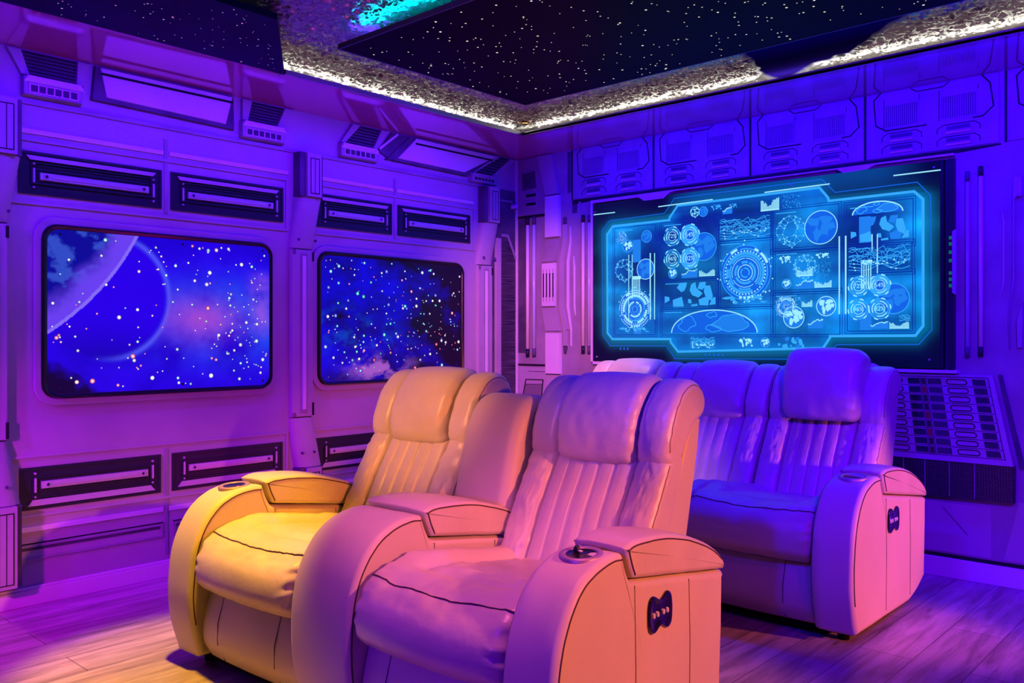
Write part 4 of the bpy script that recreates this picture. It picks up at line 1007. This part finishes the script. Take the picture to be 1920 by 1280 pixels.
# ------------------------------------------------------------------ leather recliner rows
def cr(P, n=6, closed=True):
    """Catmull-Rom through points; a point given twice stays a corner"""
    out = []; L = len(P)
    for i in range(L if closed else L-1):
        p0, p1, p2, p3 = P[(i-1) % L], P[i], P[(i+1) % L], P[(i+2) % L]
        if hypot(p2[0]-p1[0], p2[1]-p1[1]) < 1e-6: continue
        if hypot(p1[0]-p0[0], p1[1]-p0[1]) < 1e-6: p0 = p1
        if hypot(p3[0]-p2[0], p3[1]-p2[1]) < 1e-6: p3 = p2
        for k in range(n):
            t = k/n
            out.append(tuple(0.5*((2*p1[q])+(-p0[q]+p2[q])*t+(2*p0[q]-5*p1[q]+4*p2[q]-p3[q])*t*t+(-p0[q]+3*p1[q]-3*p2[q]+p3[q])*t**3) for q in (0, 1)))
    return out
def inset(P, d):
    n = len(P); sg = 1 if area(P) > 0 else -1; out = []
    for i in range(n):
        a, b_ = P[i-1], P[(i+1) % n]
        t = nrm((b_[0]-a[0], b_[1]-a[1])); out.append((P[i][0]-t[1]*sg*d, P[i][1]+t[0]*sg*d))
    for it in range(60):                      # undo folds at tight corners
        bad = 0
        for i in range(n):
            j = (i+1) % n
            if (out[j][0]-out[i][0])*(P[j][0]-P[i][0])+(out[j][1]-out[i][1])*(P[j][1]-P[i][1]) < -1e-12:
                m_ = ((out[i][0]+out[j][0])/2, (out[i][1]+out[j][1])/2); out[i] = out[j] = m_; bad += 1
        if not bad: break
    return out
def loft(b, out, X0, X1, r, nx=2, rs=5, disp=None, flatcap=True, pucker=0.0):
    """closed side profile (Y,Z) swept along X with rounded ends; returns the rings"""
    S = []
    for k in range(rs+1):
        a = k/rs*pi/2; S.append((X0+r*(1-cos(a)), r*(1-sin(a))))
    for k in range(1, nx): S.append((X0+r+(X1-X0-2*r)*k/nx, 0.0))
    for k in range(rs, -1, -1):
        a = k/rs*pi/2; S.append((X1-r*(1-cos(a)), r*(1-sin(a))))
    R_ = []; n = len(out)
    for x, d in S:
        ring = inset(out, d) if d > 1e-6 else out
        pts = []
        for y, z in ring:
            p = (x, y, z)
            if disp:
                q = disp(x, y, z); p = (x+q[0], y+q[1], z+q[2])
            pts.append(p)
        R_.append(pts)
    vs = [p for q in R_ for p in q]; fs = []
    for i in range(len(R_)-1):
        for k in range(n):
            l = (k+1) % n; fs.append((i*n+k, i*n+l, (i+1)*n+l, (i+1)*n+k))
    b.add(vs, fs, True)
    m_ = len(b.v)-len(vs)
    # end caps: fans from the middle of the profile
    for st, ring in ((m_, R_[0]), (m_+len(vs)-n, R_[-1])):
        A = 0; cy = 0; cz = 0
        for i in range(n):
            (_, y1, z1), (_, y2, z2) = ring[i], ring[(i+1) % n]; c_ = y1*z2-y2*z1; A += c_; cy += (y1+y2)*c_; cz += (z1+z2)*c_
        k_ = len(b.v); b.v.append((sum(p[0] for p in ring)/n, cy/(3*A), cz/(3*A))); b.c.append(b.cc)
        for i in range(n): b.f.append((k_, st+i, st+(i+1) % n)); b.sm.append(not flatcap)
    return R_
def near(out, p): return min(range(len(out)), key=lambda i: hypot(out[i][0]-p[0], out[i][1]-p[1]))

ARM = cr([(0.015, 0.045), (0.015, 0.045), (-0.018, 0.16), (-0.028, 0.28), (-0.014, 0.41), (0.025, 0.505), (0.085, 0.572), (0.155, 0.604), (0.225, 0.615), (0.268, 0.611), (0.268, 0.611), (0.283, 0.572), (0.302, 0.536), (0.302, 0.536), (0.56, 0.498), (0.815, 0.458), (0.815, 0.458), (0.812, 0.30), (0.80, 0.115), (0.80, 0.115), (0.70, 0.07), (0.60, 0.045), (0.60, 0.045)], 6)
LID = cr([(0.272, 0.622), (0.272, 0.622), (0.32, 0.634), (0.45, 0.628), (0.58, 0.603), (0.70, 0.562), (0.785, 0.517), (0.818, 0.482), (0.812, 0.464), (0.78, 0.468), (0.56, 0.501), (0.308, 0.539), (0.308, 0.539), (0.289, 0.575)], 6)
SEAT = cr([(0.05, 0.285), (0.010, 0.298), (-0.018, 0.335), (-0.016, 0.395), (0.008, 0.445), (0.048, 0.482), (0.10, 0.502), (0.20, 0.512), (0.32, 0.498), (0.46, 0.474), (0.62, 0.45), (0.68, 0.43), (0.68, 0.33), (0.45, 0.31), (0.2, 0.30)], 6)
FOOT = cr([(0.05, 0.05), (0.05, 0.05), (0.018, 0.11), (0.020, 0.19), (0.045, 0.285), (0.045, 0.285), (0.16, 0.285), (0.16, 0.285), (0.16, 0.05), (0.16, 0.05)], 5)
BACK = cr([(0.585, 0.40), (0.605, 0.44), (0.640, 0.510), (0.690, 0.605), (0.745, 0.695), (0.788, 0.765), (0.83, 0.80), (0.88, 0.77), (0.83, 0.63), (0.77, 0.48), (0.72, 0.38), (0.63, 0.36)], 6)
WING = cr([(0.790, 0.758), (0.780, 0.80), (0.796, 0.87), (0.832, 0.945), (0.885, 1.000), (0.950, 1.018), (1.010, 0.995), (1.035, 0.945), (1.015, 0.90), (0.96, 0.872), (0.915, 0.825), (0.87, 0.765), (0.82, 0.745)], 6)
HEAD = cr([(0.796, 0.742), (0.766, 0.775), (0.766, 0.85), (0.790, 0.925), (0.840, 0.995), (0.900, 1.030), (0.960, 1.028), (1.005, 0.995), (1.005, 0.945), (0.95, 0.89), (0.90, 0.82), (0.86, 0.745)], 6)
RAISED = cr([(0.770, 0.770), (0.716, 0.79), (0.700, 0.86), (0.712, 0.96), (0.745, 1.055), (0.795, 1.098), (0.855, 1.100), (0.915, 1.075), (0.930, 1.03), (0.90, 0.98), (0.86, 0.90), (0.83, 0.82), (0.81, 0.775)], 6)
SHELL = cr([(0.66, 0.34), (0.66, 0.34), (0.75, 0.50), (0.85, 0.70), (0.93, 0.86), (0.97, 0.90), (1.005, 0.89), (1.005, 0.89), (0.985, 0.78), (0.92, 0.54), (0.86, 0.30), (0.86, 0.30)], 5)
MIDBACK = cr([(0.63, 0.44), (0.63, 0.44), (0.672, 0.62), (0.705, 0.75), (0.745, 0.86), (0.80, 0.930), (0.87, 0.952), (0.93, 0.93), (0.955, 0.86), (0.92, 0.66), (0.86, 0.44), (0.86, 0.44)], 6)
BASE = cr([(0.10, 0.05), (0.10, 0.05), (0.10, 0.40), (0.10, 0.40), (0.84, 0.40), (0.84, 0.40), (0.80, 0.115), (0.80, 0.115), (0.60, 0.05), (0.60, 0.05)], 4)

def seatdisp(X0, X1, sd):
    xc = (X0+X1)/2; hw = (X1-X0)/2
    def f(x, y, z):
        u = (x-xc)/hw; au = abs(u)
        top = sst(0.40, 0.47, z); dz = 0.0; dy = 0.0
        # raised side bolsters and dished middle behind the piping
        inner = sst(0.10, 0.22, y)
        dz += top*(0.004-0.016*(1-u*u))*(1-inner)
        dz += top*inner*(-0.016*(1-sst(0.55, 0.80, au)) + 0.010*sst(0.62, 0.82, au))
        dz -= top*inner*0.014*exp(-((au-0.60)/0.05)**2)
        dz -= top*0.010*exp(-((y-0.155-0.02*u*u)/0.022)**2)*(1-sst(0.6, 0.7, au))
        # front bulges in the middle
        front = sst(0.10, 0.0, y)
        dy -= front*0.024*(1-u*u)
        w = fbm(x*9, y*22, sd)*0.006*top + fbm(x*16, z*14, sd+3)*0.003*front
        e = sst(0.78, 0.98, au)*sst(0.30, 0.38, z)*front
        dy += e*0.006*sin(z*150+3*fbm(x*5, z*9, sd))
        return (0, dy, dz+w)
    return f
def backdisp(X0, X1, sd):
    xc = (X0+X1)/2; hw = (X1-X0)/2
    def f(x, y, z):
        fr = 1.0 if (y < 0.60+(z-0.44)*0.60+0.03 and z < 0.80) else 0.0
        if not fr: return (0, 0, 0)
        t = (x-X0)/(X1-X0); g = 0.0
        for k in range(1, 5): g += exp(-((t-k/5-0.006*sin(z*9+k))/0.011)**2)
        p = 0.009*g - 0.0012*cos((t*5 % 1.0-0.5)*2*pi) - 0.010*(1-((x-xc)/hw)**2)*sst(0.42, 0.6, z)
        p += fbm(x*10, z*7, sd)*0.0018
        return (0, p*0.86, -p*0.5)
    return f
def bolsterdisp(X0, X1, sd, amp=1.0):
    def f(x, y, z):
        fr = sst(0.06, 0.0, y-(0.585+(z-0.40)*0.56))
        q = fbm(x*6, z*6, sd)
        p = (0.0026*sin(z*170+x*40+9*q)*sst(0.15, 0.6, abs(q)*3) + 0.0062*fbm(x*10, z*36, sd+5))*amp
        p -= 0.016*sin(pi*max(0, min(1, (x-X0)/(X1-X0))))
        return (0, p*fr, 0)
    return f
def pillowdisp(X0, X1, sd, k=0.016):
    xc = (X0+X1)/2; hw = (X1-X0)/2
    def f(x, y, z):
        u = (x-xc)/hw; c = (1-u*u)
        e = sst(0.75, 1.0, abs(u))
        p = -k*c + fbm(x*7, z*8, sd)*0.005 + e*0.004*sin(z*120+4*fbm(x*4, z*6, sd))
        return (0, p*sst(0.95, 0.80, y), k*0.5*c*sst(0.95, 1.02, z))
    return f

def arm(sofa, X0, X1, sd, cup=True, panel_side=0, seams=(1,)):
    b = MB(); R_ = loft(b, ARM, X0, X1, 0.022, 4, 5, lambda x, y, z: (0, 0.002*fbm(x*6, z*6, sd), 0.002*fbm(x*8, y*8, sd)))
    a = b.build('armrest', M['leather_flat'], sofa)
    # piping along the top edge of both cheeks, front foot to the notch
    i0, i1 = near(ARM, (-0.018, 0.16)), near(ARM, (0.268, 0.611))
    for ring, sgn in ((R_[1], -1), (R_[-2], 1)):
        b = MB(); b.tube([ring[k] for k in range(i0, i1+1)], 0.0022, 6); b.build('seam', M['seam'], a)
    for sgn, xx in ((1, X1), (-1, X0)):
        if sgn in seams:
            for yy, z1 in ((0.315, 0.520), (0.60, 0.478)):
                b = MB(); b.tube([(xx, yy, z1), (xx+0.0003*sgn, yy+0.006, 0.3), (xx, yy+0.002, 0.075)], 0.0014, 5); b.build('seam', M['seam'], a)
    b = MB(); R2 = loft(b, LID, X0-0.002, X1+0.004, 0.015, 4, 5, lambda x, y, z: (0, 0, 0.006*sin(pi*(x-X0)/(X1-X0))*sst(0.50, 0.6, z)+0.0015*fbm(x*9, y*9, sd)))
    l = b.build('storage_lid', M['leather'], sofa)
    j0, j1 = near(LID, (0.308, 0.539)), near(LID, (0.826, 0.462))
    n = len(LID); k0 = near(LID, (0.289, 0.575))
    ids = [(k0-6+q) % n for q in range((near(LID, (0.80, 0.50))-(k0-6)) % n+1)]
    for ring in (R2[1], R2[-2]):
        b = MB(); b.tube([ring[k] for k in ids], 0.0022, 6); b.build('seam', M['seam'], l)
    if cup:
        c = ((X0+X1)/2, 0.195, 0.611)
        tilt = Matrix.Rotation(radians(5), 4, 'X')
        TT = lambda x, y, z: tuple(Vector(c)+tilt @ Vector((x, y, z)))
        b = MB(); b.lathe([(0.040, -0.002), (0.040, 0.003), (0.045, 0.0045), (0.055, 0.0045), (0.0575, 0.001), (0.0575, -0.012)], (0, 0, 0), 40, TT); h_ = b.build('cup_holder', M['cup'], sofa)
        b = MB(); b.lathe([(0.0405, 0.0025), (0.0385, 0.0015), (0.0, 0.0018)], (0, 0, 0), 40, TT); b.build('well', M['cup_in'], h_)
    return a

def control(sofa, x, y, z):
    T = lambda u, v, d: (x+d, y+u, z+v)
    P = cr([(-0.062, 0.0), (-0.056, 0.038), (-0.034, 0.050), (0.0, 0.035), (0.034, 0.050), (0.056, 0.038), (0.062, 0.0), (0.056, -0.038), (0.034, -0.050), (0.0, -0.035), (-0.034, -0.050), (-0.056, -0.038)], 4)
    b = MB(); n = len(P); vs = []; L = [(1.0, 0.0), (1.0, 0.004), (0.95, 0.007), (0.84, 0.0065), (0.72, 0.004)]
    for s, d in L: vs += [T(u*s, v*s, d) for u, v in P]
    b.add(vs, [(r*n+i, r*n+(i+1) % n, (r+1)*n+(i+1) % n, (r+1)*n+i) for r in range(len(L)-1) for i in range(n)]+[tuple(range((len(L)-1)*n, len(L)*n))], True)
    cp = b.build('control_panel', M['gloss_black'], sofa)
    for u in (-0.034, -0.014, 0.016, 0.036):
        b = MB(); b.prism(ell(u, -0.002, 0.0062, 0.0085, 16), 0.003, 0.007, T, 0.0015); b.build('button', M['button'], cp)
    b = MB(); b.prism(rect(-0.003, -0.006, 0.005, 0.003), 0.003, 0.0055, T); b.build('usb_slot', M['line'], cp)

def edge_seam(ring, out, p0, p1, parent):
    i, j = near(out, p0), near(out, p1); n = len(out)
    b = MB(); b.tube([ring[(i+q) % n] for q in range((j-i) % n+1)], 0.0016, 5); b.build('seam', M['stitch'], parent)

def seat(sofa, X0, X1, sd, raised=False):
    w = X1-X0; c = (X0+X1)/2; hw = 0.152
    b = MB(); R_ = loft(b, SEAT, X0+0.003, X1-0.003, 0.036, 40, 6, seatdisp(X0, X1, sd)); s = b.build('seat_cushion', M['leather'], sofa)
    k = near(SEAT, (0.048, 0.482))
    b = MB(); b.tube([(p[0], p[1]-0.001, p[2]+0.001) for p in [r[k] for r in R_[3:-3]]], 0.0021, 6); b.build('piping', M['seam'], s)
    b = MB(); loft(b, FOOT, X0+0.004, X1-0.004, 0.012, 12, 3, lambda x, y, z: (0, -0.010*(1-((x-c)/(w/2))**2)*sst(0.12, 0.05, y), 0)); f = b.build('footrest', M['leather_flat'], sofa)
    for t in (0.2, 0.78):
        xx = X0+w*t; yb = -0.010*(1-((xx-c)/(w/2))**2)
        b = MB(); b.tube([(xx, 0.044+yb, 0.28), (xx, 0.0165+yb, 0.19), (xx, 0.0155+yb, 0.12), (xx, 0.045+yb, 0.055)], 0.0015, 5); b.build('seam', M['seam'], f)
    b = MB(); loft(b, BACK, c-hw-0.004, c+hw+0.004, 0.014, 64, 4, backdisp(c-hw, c+hw, sd)); b.build('backrest', M['leather'], sofa)
    for x0, x1, q in ((X0+0.003, c-hw-0.002, 1), (c+hw+0.002, X1-0.003, 2)):
        b = MB(); R_ = loft(b, BACK, x0, x1, 0.024, 16, 6, bolsterdisp(x0, x1, sd+q*3.1)); sb_ = b.build('side_bolster', M['leather'], sofa)
        edge_seam(R_[2 if q == 1 else -3], BACK, (0.605, 0.44), (0.788, 0.765), sb_)
        b = MB(); R_ = loft(b, WING, x0, x1, 0.028, 14, 6, pillowdisp(x0, x1, sd+q*5.3, 0.012)); hw_ = b.build('head_wing', M['leather'], sofa)
        edge_seam(R_[2 if q == 1 else -3], WING, (0.780, 0.80), (1.010, 0.995), hw_)
    P = RAISED if raised else HEAD; e = 0.030 if raised else 0.003
    b = MB(); R_ = loft(b, P, c-hw-e, c+hw+e, 0.044 if raised else 0.030, 24, 7, pillowdisp(c-hw, c+hw, sd+9.0)); b.build('headrest', M['leather'], sofa)
    b = MB(); loft(b, SHELL, X0+0.012, X1-0.012, 0.012, 3, 3); b.build('back_shell', M['leather_flat'], sofa)

def underframe(sofa, X0, X1):
    b = MB(); loft(b, BASE, X0, X1, 0.006, 2, 2); b.build('base', M['leather_flat'], sofa)
    b = MB(); b.box((X0-0.12, 0.06, 0.028), (X1+0.12, 0.58, 0.052)); b.build('plinth', M['under'], sofa)
    for x in (X0-0.08, (X0+X1)/2, X1+0.08):
        for y in (0.10, 0.54):
            b = MB(); b.lathe([(0.0, 0.0), (0.022, 0.0), (0.022, 0.03), (0.0, 0.03)], (x, y, 0), 14); b.build('glide_foot', M['under'], sofa)

AW, SWD, CW = 0.165, 0.565, 0.28
front = thing('recliner_sofa', (2.8157, -2.9829, 0), 'two-seat cream leather recliner row in front, its left seat lit yellow', 'sofa', radians(2.0), 'leather recliner rows')
xs = -AW
arm(front, -AW, 0.0, 1.0, True, 1)
control(front, 0.0005, 0.437, 0.424)
seat(front, xs-SWD, xs, 2.0); xs -= SWD
arm(front, xs-CW, xs, 3.0, False, seams=(1,))
b = MB(); R_ = loft(b, MIDBACK, xs-CW+0.006, xs-0.006, 0.045, 10, 7); b.build('console_back', M['leather_flat'], front); xs -= CW
seat(front, xs-SWD, xs, 4.0); xs -= SWD
arm(front, xs-AW, xs, 5.0, True, seams=(1, -1))
underframe(front, -1.575, -0.165)

rear = thing('recliner_sofa', (2.855, -1.298, 0), 'three-seat leather recliner row behind, by the display, right headrest raised', 'sofa', 0.0, 'leather recliner rows')
xs = -AW
arm(rear, -AW, 0.0, 11.0, True, 1)
control(rear, 0.0005, 0.392, 0.425)
for k in range(3):
    seat(rear, xs-SWD, xs, 12.0+k*2, raised=(k == 0)); xs -= SWD
arm(rear, xs-AW, xs, 19.0, True, seams=(1, -1))
underframe(rear, xs, -0.165)

# small black plug left in the front right cup holder
Ms = front.matrix_basis
base = Matrix.Translation((2.8157, -2.9829, 0)) @ Matrix.Rotation(radians(2.0), 4, 'Z')
pw = base @ Vector((-0.103, 0.200, 0.6150))
p = thing('cable_plug', pw, 'small black cable plug lying in the cup holder of the nearest armrest', 'plug', radians(20))
b = MB(); b.tube([(0.0, 0, 0.0), (0.003, 0, 0.008), (0.004, 0, 0.015)], [0.009, 0.008, 0.005], 8); b.build('body', M['rubber'], p)
b = MB(); b.tube([(0.009, -0.004, 0.004), (0.020, -0.006, 0.003)], 0.002, 6); b.tube([(0.009, -0.010, 0.004), (0.019, -0.012, 0.003)], 0.002, 6); b.build('prongs', M['button'], p)

# ------------------------------------------------------------------ lights
def area_light(name, loc, target, sx, sy, col, w, spread=180):
    l = bpy.data.lights.new(name, 'AREA'); l.shape = 'RECTANGLE'; l.size = sx; l.size_y = sy; l.color = col; l.energy = w; l.spread = radians(spread)
    o = bpy.data.objects.new(name, l); COL.objects.link(o); o.location = loc
    o.rotation_euler = (Vector(target)-Vector(loc)).to_track_quat('-Z', 'Y').to_euler(); return o
def spot(name, loc, target, col, w, ang=80, blend=0.6, r=0.06):
    l = bpy.data.lights.new(name, 'SPOT'); l.color = col; l.energy = w; l.spot_size = radians(ang); l.spot_blend = blend; l.shadow_soft_size = r
    o = bpy.data.objects.new(name, l); COL.objects.link(o); o.location = loc
    o.rotation_euler = (Vector(target)-Vector(loc)).to_track_quat('-Z', 'Y').to_euler(); return o
BLUE = (0.05, 0.0, 1.0); VIO = (0.22, 0.0, 1.0); MAG = (1.0, 0.02, 0.75); WARM = (1.0, 0.52, 0.05); PINK = (1.0, 0.30, 0.42)
# led cove: warm white strips lying on the soffit, shining up at the foil ceiling
area_light('cove_window_side', (0.245, -1.4, ZS+0.074), (0.245, -1.4, 3), 0.025, 2.2, (1, 0.93, 0.76), 2.2)
area_light('cove_screen_side', (3.0, -0.245, ZS+0.074), (3.0, -0.245, 3), 5.2, 0.025, (1, 0.93, 0.76), 4.8)
area_light('cove_star_panel', (0.975, -4.2, ZS+0.074), (0.975, -4.2, 3), 0.025, 2.8, (1, 0.93, 0.76), 2.2)
area_light('cove_cyan', (2.75, -2.142, 2.459), (2.75, -2.142, 3), 3.5, 0.012, (0.0, 0.85, 1.0), 5.0)
area_light('cove_blue', (2.6, -0.98, 2.446), (2.6, -0.98, 3), 3.2, 0.012, (0.08, 0.0, 1.0), 4.0)
area_light('cove_blue_end', (0.95, -1.6, 2.446), (0.95, -1.6, 3), 0.012, 1.1, (0.08, 0.0, 1.0), 1.6)
# blue led wash under the soffit edges, aimed at the walls
area_light('wash_window_wall', (0.515, -3.4, 2.385), (0, -3.4, 1.75), 5.6, 0.012, (0.09, 0, 1), 40, 130)
area_light('wash_screen_wall', (3.0, -0.515, 2.385), (3.0, 0, 1.3), 4.9, 0.012, (0.01, 0, 1), 70)
# unseen coloured spots, mostly added to tint the walls, floor and seats
spot('magenta_window_wall', (0.8,-5.7,2.2), (0,-3.0,1.0), (0.22,0,1), 420, 42, 0.9)
spot('violet_wall_foot', (1.2,-5.2,1.2), (0,-3.0,0.05), (0.8,0,1), 270, 50, 0.9)
spot('magenta_floor', (4.9,-2.6,2.3), (3.7,-1.2,0.0), (1,0,0.85), 36, 65, 0.9)
spot('pink_corner', (3.3,-4.0,2.3), (0.25,-0.1,1.1), (1,0.19,0.36), 1050, 22, 0.8)
spot('yellow_left_seat', (1.46,-3.18,2.38), (1.30,-3.02,0.4), (1,0.44,0.0), 460, 35, 0.45)
spot('pink_right_seat', (2.75,-3.0,2.37), (2.32,-2.8,0.5), (1,0.13,0.42), 108, 42, 0.7)
spot('orange_right_side', (5.3,-2.4,1.65), (2.8,-2.45,0.42), (1,0.19,0.05), 430, 37, 0.6)
spot('blue_rear_row', (2.75,-3.6,2.37), (2.4,-0.9,0.72), (0.01,0,1), 220, 42, 0.8)
spot('violet_front', (3.1,-6.2,1.3), (2.6,-2.9,0.3), (0.14,0,1), 210, 30, 0.9)
spot('peach_left_head', (1.6,-4.9,2.36), (1.45,-2.2,0.95), (1,0.33,0.12), 430, 19, 0.8)
spot('violet_right_wall', (4.6,-3.4,2.36), (3.0,0.0,1.4), (0.12,0,1), 580, 64, 0.9)
spot('magenta_soffit_fill', (1.25,-1.72,0.12), (0.1,-1.9,2.4), (1,0,0.6), 25, 120, 0.9)  # unseen lamp added behind the front row to turn the soffit magenta
spot('pink_middle', (2.6,-4.8,2.36), (2.05,-2.35,0.58), (1,0.22,0.42), 105, 22, 0.8)
spot('orange_rear_side', (5.4,-0.85,0.75), (2.85,-0.95,0.38), (1,0.15,0.03), 390, 28, 0.6)
spot('yellow_rear_left', (1.12,-0.82,2.40), (1.14,-0.55,1.0), (1,0.5,0.0), 60, 28, 0.6)

w = bpy.data.worlds.new('dark_room'); SC.world = w; w.use_nodes = True
w.node_tree.nodes['Background'].inputs[0].default_value = (0.05, 0.0, 0.12, 1); w.node_tree.nodes['Background'].inputs[1].default_value = 0.05

# ------------------------------------------------------------------ camera
cd = bpy.data.cameras.new('camera'); cam = bpy.data.objects.new('camera', cd); COL.objects.link(cam)
cam.location = (4.0753, -4.5390, 1.16); cam.rotation_euler = (radians(90), 0, radians(42.2))
cd.sensor_width = 36; cd.lens = 1631/1920*36; cd.shift_y = -8/1920; cd.clip_start = 0.05
SC.camera = cam
SC.view_settings.view_transform = 'Standard'; SC.view_settings.look = 'None'; SC.view_settings.exposure = 0.0; SC.view_settings.gamma = 1.0; SC.view_settings.use_curve_mapping = False
SC.cycles.max_bounces = 6; SC.cycles.diffuse_bounces = 1; SC.cycles.glossy_bounces = 3; SC.cycles.sample_clamp_indirect = 4.0
SC.cycles.use_denoising = True
